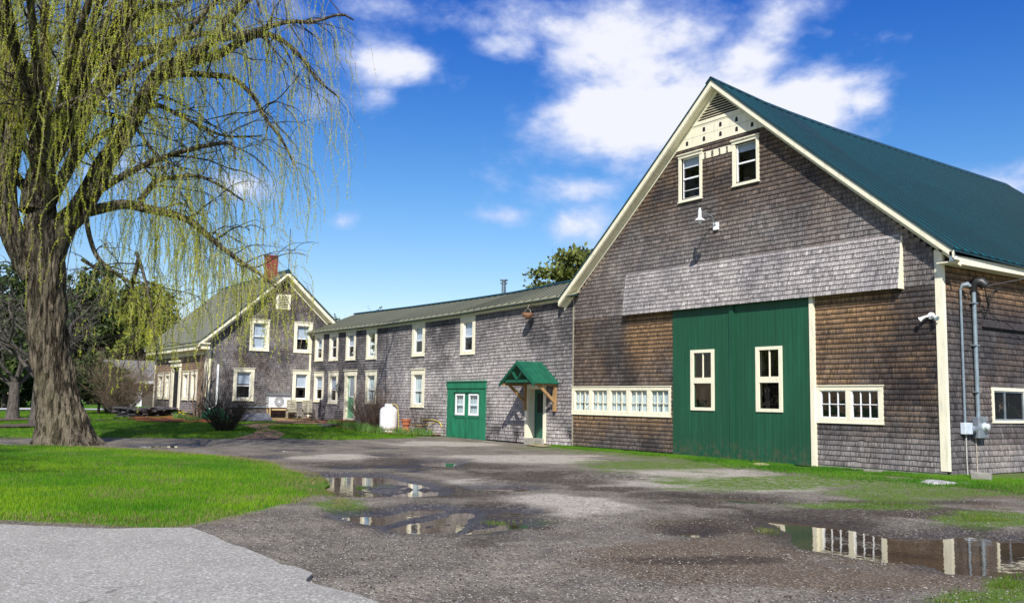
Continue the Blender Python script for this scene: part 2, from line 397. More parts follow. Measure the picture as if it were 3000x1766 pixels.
GV = np.stack([GX, GY, GZ], 1)
nq = np.cross(GV[quads[0][1]]-GV[quads[0][0]], GV[quads[0][2]]-GV[quads[0][0]])
if nq[2] < 0: quads = quads[:, ::-1]

m_drive, t, p = mat('gravel_drive'); o = objc(t)
A = lambda nm: t.node('ShaderNodeAttribute', attribute_name=nm).outputs['Fac']
n1 = t.noise(o, 1.1, 5, .6); n2 = t.noise(o, 26, 4, .7); n3 = t.noise(o, 7, 4, .65)
vo = t.node('ShaderNodeTexVoronoi', inp={'Vector': o, 'Scale': 52.0}); vc = t.node('ShaderNodeSeparateColor', inp={0: vo.outputs['Color']})
c = t.mix(t.ramp(n1, .32, .68), (.115, .104, .088), (.245, .226, .192))
c = t.mix(t.ramp(n3, .35, .7, 0, .7), c, (.105, .095, .09))
c = t.mix(t.math('MULTIPLY', A('light'), t.ramp(n3, .3, .6, .5, 1)), c, (.42, .40, .37))
c = t.mix(t.math('MULTIPLY', A('brown'), .8), c, (.11, .078, .05))
deb = t.ramp(t.noise(o, 11, 5, .75), .40, .56)
c = t.mix(t.math('MULTIPLY', A('mud'), t.math('MULTIPLY_ADD', deb, .65, .30)), c, (.035, .025, .017))
mossn = t.math('MULTIPLY', A('moss'), t.ramp(n3, .30, .52))
c = t.mix(mossn, c, (.085, .16, .010))
c = t.mix(t.math('MULTIPLY', A('wet'), .82), c, (.032, .025, .019))
spk = t.math('GREATER_THAN', vc.outputs[0], .86); spk = t.math('MULTIPLY', spk, t.math('SUBTRACT', 1.0, t.math('MULTIPLY', mossn, .8)))
spk = t.math('MULTIPLY', spk, t.math('SUBTRACT', 1.0, t.math('MULTIPLY', A('mud'), .75)))
c = t.mix(t.math('MULTIPLY', spk, .42), c, (.46, .44, .42))
c = t.mix(t.math('MULTIPLY', t.math('LESS_THAN', vc.outputs[1], .2), .5), c, (.05, .045, .042))
c = t.mix(1.0, c, t.mix(t.ramp(n2, .3, .7), (.56, .53, .48), (1.40, 1.34, 1.22)), 'MULTIPLY')
setc(t, p, c)
p.inputs['Specular IOR Level'].default_value = .3
t.l.new(t.ramp(A('wet'), .5, 1.0, .92, .35), p.inputs['Roughness'])
bump(t, p, t.math('ADD', t.math('MULTIPLY', vo.outputs['Distance'], -.6), t.math('MULTIPLY', n2, 1.2)), .02, .9)
me = np_mesh('driveway', GV, quads=quads, smooth=True, attrs=dict(wet=wet, mud=MK['mud'], brown=MK['brown'], light=MK['light'], moss=MK['moss']))
tag(link_mesh('driveway', me, m_drive), 'grey gravel yard with muddy ruts and puddles before the barn', 'driveway', kind='structure')

# wide ground to the horizon
m_gr, t, p = mat('meadow'); o = objc(t); n1 = t.noise(o, .12, 4); n2 = t.noise(o, 3, 4, .7)
c = t.mix(t.ramp(n1, .35, .65), (.05, .15, .018), (.09, .17, .03)); c = t.mix(t.ramp(n2, .3, .7, 0, .6), c, (.03, .08, .01)); setc(t, p, c); p.inputs['Roughness'].default_value = .9
rr = np.array([0, 6, 14, 25, 35, 45, 55, 70, 90, 130, 200, 400, 900, 2000, 4500.]); aa = np.radians(np.arange(0, 360, 5)); Vg = [(0, 0, -.02)]; 
for r_ in rr[1:]:
    for a in aa: x, y = r_*cos(a), r_*sin(a); Vg.append((x, y, float(base(x, y))-.09 - (.3 if r_ > 60 else .0)*0))
na_ = len(aa); tr = [(0, 1+k, 1+(k+1) % na_) for k in range(na_)]; qd = []
for i in range(len(rr)-2):
    for k in range(na_): qd.append((1+i*na_+k, 1+(i+1)*na_+k, 1+(i+1)*na_+(k+1) % na_, 1+i*na_+(k+1) % na_))
me = np_mesh('ground', Vg, tris=tr, quads=qd); tag(link_mesh('ground', me, m_gr), 'green fields spreading to the horizon around the farm', 'ground', kind='structure')

# water
m_wat, t, p = mat('puddle_water'); o = objc(t)
setc(t, p, t.mix(t.ramp(t.noise(o, 1.5, 4), .35, .65), (.085, .055, .028), (.055, .036, .02))); p.inputs['Roughness'].default_value = .015; p.inputs['IOR'].default_value = 1.45; p.inputs['Specular IOR Level'].default_value = .75
bump(t, p, t.noise(t.mapping(o, (1, 1, 1)), 5, 2, .5), .0035, .35)
mbw = MB()
for (pl, lvl) in PUD:
    cc = pl.mean(0); d = pl-cc
    big = []
    n = len(pl); area = .5*sum(pl[i][0]*pl[(i+1) % n][1]-pl[(i+1) % n][0]*pl[i][1] for i in range(n))
    for i in range(n):
        tg = pl[(i+2) % n]-pl[i-2]; L = np.linalg.norm(tg)+1e-9; nrm = np.array([tg[1], -tg[0]])/L*(1 if area > 0 else -1); big.append(pl[i]+nrm*.13)
    hw = drape(refine(big[::2], .5), 1.0, 0, zf=lambda x, y: np.zeros(len(x))+lvl)
    mbw.add(hw[0], hw[1])
me = bpy.data.meshes.new('puddle_water'); me.from_pydata(mbw.v, [], mbw.f); me.update()
tag(link_mesh('puddle_water', me, m_wat), 'still brown rainwater lying in the ruts of the drive', 'water', kind='structure')

# road
m_road, t, p = mat('old_asphalt'); o = objc(t); n1 = t.noise(o, .7, 4); n2 = t.noise(o, 45, 3, .7)
vo = t.node('ShaderNodeTexVoronoi', inp={'Vector': o, 'Scale': 55.0}); vc = t.node('ShaderNodeSeparateColor', inp={0: vo.outputs['Color']})
c = t.mix(t.ramp(n1, .3, .7), (.275, .262, .228), (.322, .306, .268)); c = t.mix(t.math('MULTIPLY', t.math('GREATER_THAN', vc.outputs[0], .82), .5), c, (.62, .61, .59))
c = t.mix(t.math('MULTIPLY', t.math('LESS_THAN', vc.outputs[1], .25), .5), c, (.12, .12, .125))
vk = t.node('ShaderNodeTexVoronoi', feature='DISTANCE_TO_EDGE', inp={'Vector': t.mapping(o, (1, .6, 1)), 'Scale': .35, 'Randomness': 1.0})
wobn = t.math('MULTIPLY', t.noise(o, 5, 4), .03)
crack = t.math('MULTIPLY', t.ramp(t.math('ADD', vk.outputs[0], wobn), .016, .021, 1, 0), t.ramp(t.noise(o, .5, 2), .5, .6))
c = t.mix(t.math('MULTIPLY', crack, .55), c, (.05, .05, .05)); setc(t, p, c); p.inputs['Roughness'].default_value = .9; p.inputs['Specular IOR Level'].default_value = .25
bump(t, p, t.math('ADD', n2, vo.outputs['Distance']), .008, .7)
redge = [ong(*q_)[:2] for q_ in [(-300, 1530), (0, 1543), (150, 1548), (320, 1556), (560, 1552), (610, 1570), (680, 1600), (740, 1625), (800, 1645), (830, 1660), (870, 1668), (920, 1688), (900, 1712), (950, 1728), (1020, 1748), (1085, 1768), (1250, 1850)]]
rpoly = refine(redge, .09, .05, closed=False, seed=3) + [np.array(q_) for q_ in [(-4, 2.6), (2, 2.2), (7, 1), (10, -8), (8, -40), (-20, -40), (-17, -8)]]
Vr, Fr_ = drape(rpoly, .8, .028, zf=lambda x, y: np.full(len(x), .075))
nb = len(rpoly); 
rv = [tuple(a) for a in Vr] + [(a[0], a[1], a[2]-.06) for a in Vr[:nb]]
rf = list(Fr_) + [(i, (i+1) % nb, len(Vr)+(i+1) % nb, len(Vr)+i) for i in range(nb)]
me = bpy.data.meshes.new('road'); me.from_pydata(rv, [], rf); me.update()
tag(link_mesh('road', me, m_road), 'worn pale grey asphalt road with a crumbling edge', 'road', kind='structure')

# lawns
near_px = [(0, 1537), (150, 1540), (300, 1548), (480, 1552), (565, 1548), (640, 1535), (700, 1525), (800, 1505), (900, 1487), (965, 1462), (978, 1448), (950, 1425), (960, 1402), (930, 1388), (850, 1356), (750, 1342), (650, 1332), (500, 1320), (350, 1311), (150, 1304), (0, 1301)]
near = [ong(*q_)[:2] for q_ in near_px] + [np.array((-38, -6.)), np.array((-52, -40.)), np.array((-22, -40.)), np.array((-17, -8.))]
near = refine(near, .22, .16)
far_px = [(0, 1286), (150, 1286), (330, 1285), (450, 1284), (600, 1287), (690, 1287)]
farA = [ong(*q_)[:2] for q_ in far_px]
path_L = [ong(*q_)[:2] for q_ in [(690, 1285), (745, 1270), (752, 1258), (720, 1250), (700, 1247)]]
house_y = 15.9
farL = farA + [ong(*q_)[:2] for q_ in [(810, 1285), (900, 1288), (1000, 1290), (1100, 1289), (1200, 1284), (1290, 1277), (1312, 1272)]] + [np.array((-37.6, 22.3)), np.array((-53.5, 22.3)), np.array((-53.5, 30)), np.array((-90., 60.)), np.array((-170., 90.)), np.array((-190., 0.)), np.array((-120., -60.)), np.array((-58., -40.)), np.array((-43, -6.))]
farL = refine(farL, .35, .14)
m_lawn, t, p = mat('lawn_turf'); o = objc(t); n1 = t.noise(o, .45, 4, .6); n2 = t.noise(o, 14, 4, .75)
c = t.mix(t.ramp(n1, .38, .66), (.05, .16, .012), (.10, .185, .02)); c = t.mix(t.ramp(n2, .35, .7, 0, .8), c, (.03, .08, .008))
c = t.mix(t.ramp(t.noise(o, .9, 3), .62, .78, 0, .55), c, (.20, .16, .06)); setc(t, p, c); p.inputs['Roughness'].default_value = .95; p.inputs['Specular IOR Level'].default_value = .1; bump(t, p, n2, .04, .8)
lawn_zf = lambda x, y: base(x, y) + (fbm(x*.4, y*.4, 8, 3)-.5)*.06
def edge_z(poly):
    PA = np.asarray(poly)
    def f(x, y):
        d = -sdf(np.stack([x, y], 1), PA); return lawn_zf(x, y) - .055 + .065*sm(-.02, .7, d)
    return f
near_z = edge_z(near)
Vn, Fn = drape(near, .30, .012, zf=near_z)
tag(link_mesh('lawn', np_mesh('lawn', Vn, tris=Fn, smooth=True), m_lawn), 'bright green lawn under the willow by the road', 'lawn', kind='structure')
far_z = edge_z(farL)
Vf, Ff = drape(farL, 1.3, .01, zf=far_z)
tag(link_mesh('lawn', np_mesh('lawn', Vf, tris=Ff, smooth=True), m_lawn), 'green lawn across the drive in front of the farmhouse', 'lawn', kind='structure')

# grass blades
m_grass, t, p = mat('grass_blades'); at_ = t.node('ShaderNodeAttribute', attribute_name='tone'); setc(t, p, at_.outputs['Color']); p.inputs['Roughness'].default_value = .6; p.inputs['Specular IOR Level'].default_value = .2
p.inputs['Subsurface Weight'].default_value = 0
tr_ = t.node('ShaderNodeBsdfTranslucent'); t.l.new(at_.outputs['Color'], tr_.inputs[0]); mx = t.node('ShaderNodeMixShader', inp={0: .3}); t.l.new(p.outputs[0], mx.inputs[1]); t.l.new(tr_.outputs[0], mx.inputs[2]); t.l.new(mx.outputs[0], t.n['Material Output'].inputs[0])
def blades(name, XY, hgt, wid, zf, label, cA=(.055, .20, .012), cB=(.12, .27, .02), dry=.04, lean=.5, parent=None):
    n = len(XY); x, y = XY[:, 0], XY[:, 1]; z = zf(x, y)
    az = RS.rand(n)*2*pi; h = hgt*(.55+.9*RS.rand(n)); w = wid*(.7+.6*RS.rand(n)); ln = lean*RS.rand(n)*h; la = RS.rand(n)*2*pi
    ca, sa = np.cos(az)*w/2, np.sin(az)*w/2
    b0 = np.stack([x-ca, y-sa, z-.01], 1); b1 = np.stack([x+ca, y+sa, z-.01], 1); tp = np.stack([x+np.cos(la)*ln, y+np.sin(la)*ln, z+h], 1)
    V = np.stack([b0, b1, tp], 1).reshape(-1, 3); T = np.arange(3*n).reshape(-1, 3)
    f = np.clip(.75*(2.2*(fbm(x*.55, y*.55, 41, 4)-.5)+.5)+.35*RS.rand(n), 0, 1); C = np.array(cA)[None]*(1-f[:, None]) + np.array(cB)[None]*f[:, None]
    dr = RS.rand(n) < dry*(1+6*sm(.58, .75, fbm(x*.8, y*.8, 77, 3))); C[dr] = (.30, .26, .11)
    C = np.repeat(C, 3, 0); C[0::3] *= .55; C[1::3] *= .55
    return tag(link_mesh(name, np_mesh(name, V, tris=T, attrs=dict(tone=C)), m_grass, parent), label, 'grass', kind='stuff')
def scatter(poly, dens_fn, n, lo_=None, hi_=None):
    A_ = np.asarray(poly); lo_ = A_.min(0) if lo_ is None else np.array(lo_); hi_ = A_.max(0) if hi_ is None else np.array(hi_)
    Q = lo_ + RS.rand(n, 2)*(hi_-lo_); Q = Q[RS.rand(len(Q)) < dens_fn(Q)]
    return Q[sdf(Q, A_) < .03]
inv = lambda Q, m=0: ((Q@np.array([_r0[0], _r0[1]]))/np.maximum(Q@np.array([-sin(YAW), cos(YAW)]), .1))
dens = lambda Q: np.where((inv(Q) > -.75) & (Q@np.array([-sin(YAW), cos(YAW)]) > 1), np.clip((14/np.maximum(np.hypot(Q[:, 0], Q[:, 1]), 8))**1.6, .05, 1), .03)
gq = scatter(near, dens, 900000, (-38, -8), (-11, 10))
gd_ = -sdf(gq, np.asarray(near)); gq = gq[RS.rand(len(gq)) < .25+.75*sm(0, .9, gd_+.5*(fbm(gq[:, 0]*1.5, gq[:, 1]*1.5, 6, 3)-.5))]; gd_ = -sdf(gq, np.asarray(near))
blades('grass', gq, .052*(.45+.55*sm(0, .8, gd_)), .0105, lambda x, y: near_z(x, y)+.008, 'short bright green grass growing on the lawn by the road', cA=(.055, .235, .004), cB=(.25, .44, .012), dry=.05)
ge = scatter(near, lambda Q: np.full(len(Q), 1.0), 150000, (-34, -2), (-11, 10)); de = -sdf(ge, np.asarray(near)); ge = ge[(RS.rand(len(ge)) < sm(1.6, .1, de)*.9) & (fbm(ge[:, 0]*1.6, ge[:, 1]*1.6, 91, 4) > .42)]
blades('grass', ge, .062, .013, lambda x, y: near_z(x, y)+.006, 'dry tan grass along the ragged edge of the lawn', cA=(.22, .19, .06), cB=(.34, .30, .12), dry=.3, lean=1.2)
gq = scatter(farL, lambda Q: np.where((inv(Q) > -.75) & (inv(Q) < .0) & (Q@np.array([-sin(YAW), cos(YAW)]) > 1), 1, .02), 170000, (-75, -6), (-34, 24))
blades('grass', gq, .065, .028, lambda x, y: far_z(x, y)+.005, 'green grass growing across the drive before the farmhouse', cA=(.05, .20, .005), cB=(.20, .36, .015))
# weeds along the barn
Q = np.stack([RS.uniform(-30, -8, 420000), RS.uniform(17.5, 24, 420000)], 1)
wd = fbm(Q[:, 0]*1.3, Q[:, 1]*1.3, 51, 4); lim = np.interp(Q[:, 0], [-30, -28, -24, -22, -17, -14, -8], [.2, .7, .95, .9, 2.5, 3.0, 3.0])
k = (sm(lim*1.3, lim*.2, YF-Q[:, 1]+(wd-.5)*1.6) > RS.rand(len(Q))) & ((Q[:, 1] < YF-.03) | ((Q[:, 0] > XS+.05) & (Q[:, 1] < 22.9))) & (wd > .40)
Q = Q[k]; Q = Q[RS.rand(len(Q)) < .75]
blades('grass', Q, .065, .016, lambda x, y: base(x, y), 'tufts of green grass along the foot of the barn wall', cA=(.05, .19, .01), cB=(.15, .33, .02), dry=.02)
Qs = []
for (u, v, a, b, n) in [(2900, 1520, 150, 20, 3500), (2850, 1755, 160, 22, 2500), (2965, 1715, 60, 26, 1800), (2250, 1551, 40, 8, 200), (1480, 1530, 60, 8, 350), (1130, 1425, 60, 5, 200), (1055, 1430, 14, 6, 120), (2520, 1480, 240, 12, 1500), (1000, 1470, 60, 18, 1500), (1310, 1282, 70, 5, 700), (1560, 1290, 40, 5, 300), (1400, 1294, 80, 3, 400)]:
    for _ in range(n): Qs.append(ong(u+random.gauss(0, a*.5), v+random.gauss(0, b*.5))[:2])
Qs = np.array(Qs); Qs = Qs[(fbm(Qs[:, 0]*2.2, Qs[:, 1]*2.2, 19, 4) > .5) | (RS.rand(len(Qs)) < .1)]
blades('grass', Qs, .035, .010, lambda x, y: base(x, y), 'sparse weeds growing through the gravel and round the puddles', cA=(.06, .15, .01), cB=(.16, .26, .03), dry=.12)

def pebbles(name, n, label, rmin, rmax, size, mt, seed):
    R = np.random.RandomState(seed); rr_ = rmin*(rmax/rmin)**R.rand(n); aa_ = YAW+np.radians(R.uniform(-31, 30, n)); x = -np.sin(aa_)*rr_; y = np.cos(aa_)*rr_; Q = np.stack([x, y], 1)
    k = (sdf(Q, np.array(near)) > .1) & np.all([sdf(Q, pl) > .15 for pl, l in PUD], 0) & (sdf(Q, np.array(rpoly)) > .02) & (y < YF-.3) & (x > -36) & (fbm(x*.9, y*.9, 3, 3)+.25*R.rand(n) > .52); Q = Q[k]; n = len(Q)
    s_ = size*(.35+R.rand(n)**3*1.3); a = R.rand(n)*2*pi; lv_ = np.zeros(n)
    z = base(Q[:, 0], Q[:, 1])+.004
    for pl, l in PUD:
        m = sdf(Q, pl) < .35; z[m] = l+.005
    ca, sa = np.cos(a)*s_, np.sin(a)*s_; o3 = np.zeros(n)
    V = np.stack([np.stack([Q[:, 0]+ca, Q[:, 1]+sa, z], 1), np.stack([Q[:, 0]-sa, Q[:, 1]+ca, z], 1), np.stack([Q[:, 0]-ca*.8, Q[:, 1]-sa*.8, z], 1), np.stack([Q[:, 0]+sa*.9, Q[:, 1]-ca*.9, z], 1), np.stack([Q[:, 0]+ca*.2, Q[:, 1]+sa*.2, z+s_*.7], 1)], 1).reshape(-1, 3)
    b = (np.arange(n)*5)[:, None]; T = np.concatenate([b+np.array([[0, 1, 4]]), b+np.array([[1, 2, 4]]), b+np.array([[2, 3, 4]]), b+np.array([[3, 0, 4]])])
    return tag(link_mesh(name, np_mesh(name, V, tris=T), mt), label, 'gravel', kind='stuff')
pebbles('gravel', 30000, 'loose pale stones scattered over the gravel drive', 7, 30, .0085, simple('gravel_stone', (.36, .34, .30), .9, var=.4, scale=30), 5)
pebbles('leaf_litter', 16000, 'dark leaf litter and bark bits on the drive', 8, 32, .011, simple('leaf_litter', (.055, .038, .022), .9, var=.4, scale=30), 6)

# ------------------------------------------------------------------ building materials
m_sh, t, p = mat('weathered_shingle'); o = objc(t); ca = t.node('ShaderNodeAttribute', attribute_name='tone')
sv = t.node('ShaderNodeAttribute', attribute_name='grain').outputs['Vector']
s1 = t.noise(t.mapping(sv, (38, 3.0, 1)), 1, 4, .65); s2 = t.noise(t.mapping(o, (1.1, 1.1, .8)), 1, 4, .6)
s3 = t.noise(t.mapping(sv, (80, 7, 1)), 1, 3, .6)
c = t.mix(1.0, ca.outputs['Color'], t.mix(t.ramp(s1, .34, .66), (.34, .33, .34), (1.62, 1.60, 1.56)), 'MULTIPLY')
c = t.mix(1.0, c, t.mix(t.ramp(s3, .3, .7), (.86, .86, .86), (1.12, 1.12, 1.12)), 'MULTIPLY')
c = t.mix(1.0, c, t.mix(t.ramp(s2, .3, .7), (.78, .77, .8), (1.18, 1.16, 1.14)), 'MULTIPLY')
setc(t, p, c); p.inputs['Roughness'].default_value = .88; p.inputs['Specular IOR Level'].default_value = .25; bump(t, p, s3, .004, .6)
m_cream = simple('cream_paint', (.83, .78, .59), .6, var=.16, scale=4, stretch=(2.5, 2.5, .5), lo=.48, hi=.8, bmp=.003)
m_white = simple('white_vinyl', (.86, .87, .88), .35, var=.04)
m_green, t, p = mat('green_door_paint'); o = objc(t)
n1 = t.noise(t.mapping(o, (7, 7, .5)), 1, 5, .65); n2 = t.noise(o, .6, 3)
wv = t.node('ShaderNodeTexWave', wave_type='BANDS', bands_direction='X', inp={'Vector': o, 'Scale': 2.1, 'Distortion': 0.0})
c = t.mix(t.ramp(n1, .35, .7), (.009, .070, .033), (.014, .100, .050)); c = t.mix(t.ramp(n2, .4, .7, 0, .6), c, (.009, .070, .034))
c = t.mix(t.ramp(t.noise(t.mapping(o, (9, 9, .9)), 1, 6, .75), .70, .80, 0, .35), c, (.05, .19, .12))
spz = t.node('ShaderNodeSeparateXYZ', inp={0: o}).outputs[2]; c = t.mix(t.math('MULTIPLY', t.ramp(t.noise(o, 5, 5, .7), .42, .62), t.ramp(spz, .15, .9, .55, 0)), c, (.10, .09, .055))
lw = t.ramp(wv.outputs['Fac'], .0, .04, .55, 1.0); c = t.mix(1.0, c, t.node('ShaderNodeCombineColor', inp={0: lw, 1: lw, 2: lw}).outputs[0], 'MULTIPLY')
setc(t, p, c); p.inputs['Roughness'].default_value = .5; bump(t, p, t.math('ADD', t.math('MULTIPLY', lw, .7), t.math('MULTIPLY', n1, .5)), .008, .8)
m_green2 = simple('bright_green_paint', (.018, .20, .10), .5, var=.22, scale=2, stretch=(3, 3, .6), bmp=.004)
m_cgreen = simple('canopy_green_paint', (.010, .115, .065), .42, var=.2, scale=4, bmp=.002)
m_mint = simple('mint_door_paint', (.17, .46, .25), .6, var=.15, scale=9)
def metal_roof(name, c1, c2, rough, spec=.5):
    m, t, p = mat(name); o = objc(t); n1 = t.noise(t.mapping(o, (.25, .25, .25)), 1, 3); n2 = t.noise(o, 3, 4)
    c = t.mix(t.ramp(n1, .3, .7), c1, c2); c = t.mix(t.ramp(n2, .4, .8, 0, .25), c, tuple(x*1.5 for x in c1)); setc(t, p, c)
    p.inputs['Roughness'].default_value = rough; p.inputs['Specular IOR Level'].default_value = spec; return m
m_roofB = metal_roof('teal_metal_roof', (.003, .092, .108), (.002, .066, .082), .42, .4)
m_roofW = metal_roof('grey_green_metal_roof', (.27, .26, .17), (.22, .22, .14), .55)
m_roofH = metal_roof('dull_green_metal_roof', (.075, .085, .065), (.095, .10, .075), .55)
m_cap = simple('dark_teal_trim', (.012, .05, .06), .45)
m_conc = simple('pale_concrete', (.34, .33, .28), .9, var=.25, scale=5, bmp=.01)
m_brick, t, p = mat('chimney_brick'); o = objc(t)
br = t.node('ShaderNodeTexBrick', inp={'Vector': t.mapping(o, (1, 1, 1), rot=(pi/2, 0, pi/2)), 'Color1': (.17, .028, .02, 1), 'Color2': (.26, .06, .04, 1), 'Mortar': (.16, .11, .09, 1), 'Scale': 4.2, 'Mortar Size': .02, 'Brick Width': .9, 'Row Height': .32}); setc(t, p, br.outputs[0]); p.inputs['Roughness'].default_value = .9
m_wood = simple('pressure_wood', (.40, .24, .10), .7, var=.25, scale=6, stretch=(3, 3, .7), bmp=.003)
m_greywood = simple('grey_wood', (.36, .33, .24), .85, var=.25, scale=8, bmp=.003)
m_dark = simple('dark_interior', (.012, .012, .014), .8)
m_black = simple('black_metal', (.02, .02, .022), .45)
m_galv = simple('galvanised_metal', (.36, .42, .47), .38, metal=.55, var=.2)
m_conduit = simple('grey_blue_conduit', (.25, .32, .36), .45, metal=.3, var=.15)
m_curtain, t, p = mat('curtain_cloth'); o = objc(t); wv = t.node('ShaderNodeTexWave', inp={'Vector': o, 'Scale': 5.0, 'Distortion': 3.0, 'Detail': 2.0}); setc(t, p, t.mix(wv.outputs['Fac'], (.50, .60, .60), (.75, .80, .80))); p.inputs['Roughness'].default_value = .9
m_shade = simple('window_shade', (.62, .68, .78), .8, var=.08)
m_glass, t, p = mat('window_glass')
gl = t.node('ShaderNodeBsdfGlossy', inp={'Roughness': .02, 'Color': (1, 1, 1, 1)}); tp = t.node('ShaderNodeBsdfTransparent', inp={'Color': (.80, .84, .86, 1)})
lwt = t.node('ShaderNodeLayerWeight', inp={'Blend': .5}); nb_ = t.node('ShaderNodeBump', inp={'Strength': .25, 'Distance': .02, 'Height': t.noise(objc(t), 1.8, 2)})
t.l.new(nb_.outputs[0], gl.inputs['Normal'])
mx = t.node('ShaderNodeMixShader', inp={0: t.math('MULTIPLY_ADD', t.math('POWER', lwt.outputs['Facing'], 4.0), .9, .05)}); t.l.new(tp.outputs[0], mx.inputs[1]); t.l.new(gl.outputs[0], mx.inputs[2]); t.l.new(mx.outputs[0], t.n['Material Output'].inputs[0])

# ------------------------------------------------------------------ shingles
LG = np.array((.27, .257, .252)); MG = np.array((.072, .069, .072)); DK = np.array((.020, .018, .022)); TAN = np.array((.52, .325, .155)); BRN = np.array((.12, .070, .038))
def lerp(a, b, t): t = np.asarray(t)[:, None]; return a*(1-t)+b*t
class SoftR:
    def __init__(s, R): s.R = R
    def rand(s, n): a = s.R.rand(n); return .5+.40*(a-.5)+np.where(s.R.rand(n) < .06, (a-.5)*.7, 0)
def shingles(name, parent, F, z0, z1, h, interval, tone, seed, out=0.0, wmin=.07, wmax=.24, warp=None, th=.030, holes=()):
    r = random.Random(seed); U0 = []; U1 = []; ZB = []; ZT = []; RW = []
    z = z0; row = 0
    while z < z1-.01:
        hh = h
        for (a, b) in interval(z+hh*.35, z+hh):
            segs = [(a, b)]
            for (ha, hb, hz0, hz1) in holes:
                if z+hh*.5 > hz0 and z+hh*.5 < hz1:
                    ns = []
                    for (s0, s1) in segs:
                        if hb <= s0 or ha >= s1: ns.append((s0, s1)); continue
                        if ha > s0: ns.append((s0, ha))
                        if hb < s1: ns.append((hb, s1))
                    segs = ns
            for (s0, s1) in segs:
                u = s0 - r.random()*.1
                while u < s1:
                    w = wmin + (wmax-wmin)*r.random()**1.2; a0 = max(u, s0); a1 = min(u+w-.0008, s1)
                    if a1-a0 > .012:
                        j = r.gauss(0, .0012)+(r.gauss(0, .012) if r.random() < .04 else 0); U0.append(a0); U1.append(a1); ZB.append(z+j); RW.append(row); ZT.append(min(z+hh+.012, z1+.03))
                    u += w
        z += hh; row += 1
    U0, U1, ZB, ZT, RW = map(np.array, (U0, U1, ZB, ZT, RW)); n = len(U0); R = np.random.RandomState(seed)
    tb = th*(.99+.02*R.rand(n)+.25*(R.rand(n) < .03)); tt = np.full(n, .004); um = (U0+U1)/2
    dz0 = warp(U0, ZB) if warp else 0; dz1 = warp(U1, ZB) if warp else 0; skew = R.randn(n)*.002
    def PT(u, z, o): return F.o[None]+F.du[None]*u[:, None]+F.n[None]*(o+(out(z) if callable(out) else out))[:, None]+np.array([0, 0, 1.])[None]*z[:, None]
    V = np.stack([PT(U0, ZB+dz0-skew, tb), PT(U1, ZB+dz1+skew, tb), PT(U1, ZT+dz1, tt), PT(U0, ZT+dz0, tt), PT(U0, ZB+dz0, tb*0), PT(U1, ZB+dz1, tb*0)], 1).reshape(-1, 3)
    b = (np.arange(n)*6)[:, None]; quads = np.concatenate([b+np.array([[0, 1, 2, 3]]), b+np.array([[4, 5, 1, 0]])]); tris = np.concatenate([b+np.array([[4, 0, 3]]), b+np.array([[1, 5, 2]])])
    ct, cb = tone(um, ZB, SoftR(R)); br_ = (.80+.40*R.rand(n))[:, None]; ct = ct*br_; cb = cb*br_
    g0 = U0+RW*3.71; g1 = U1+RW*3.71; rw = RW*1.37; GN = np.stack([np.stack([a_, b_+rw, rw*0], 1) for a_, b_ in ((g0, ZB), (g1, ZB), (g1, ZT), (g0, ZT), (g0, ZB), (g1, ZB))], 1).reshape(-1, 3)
    C = np.stack([cb, cb, ct, ct, cb*.12, cb*.12], 1).reshape(-1, 3)  # back edge tone cut down to paint the shade under each course
    o = link_mesh(name, np_mesh(name, V, quads=quads, tris=tris, attrs=dict(tone=C, grain=GN)), m_sh, parent)
    return o


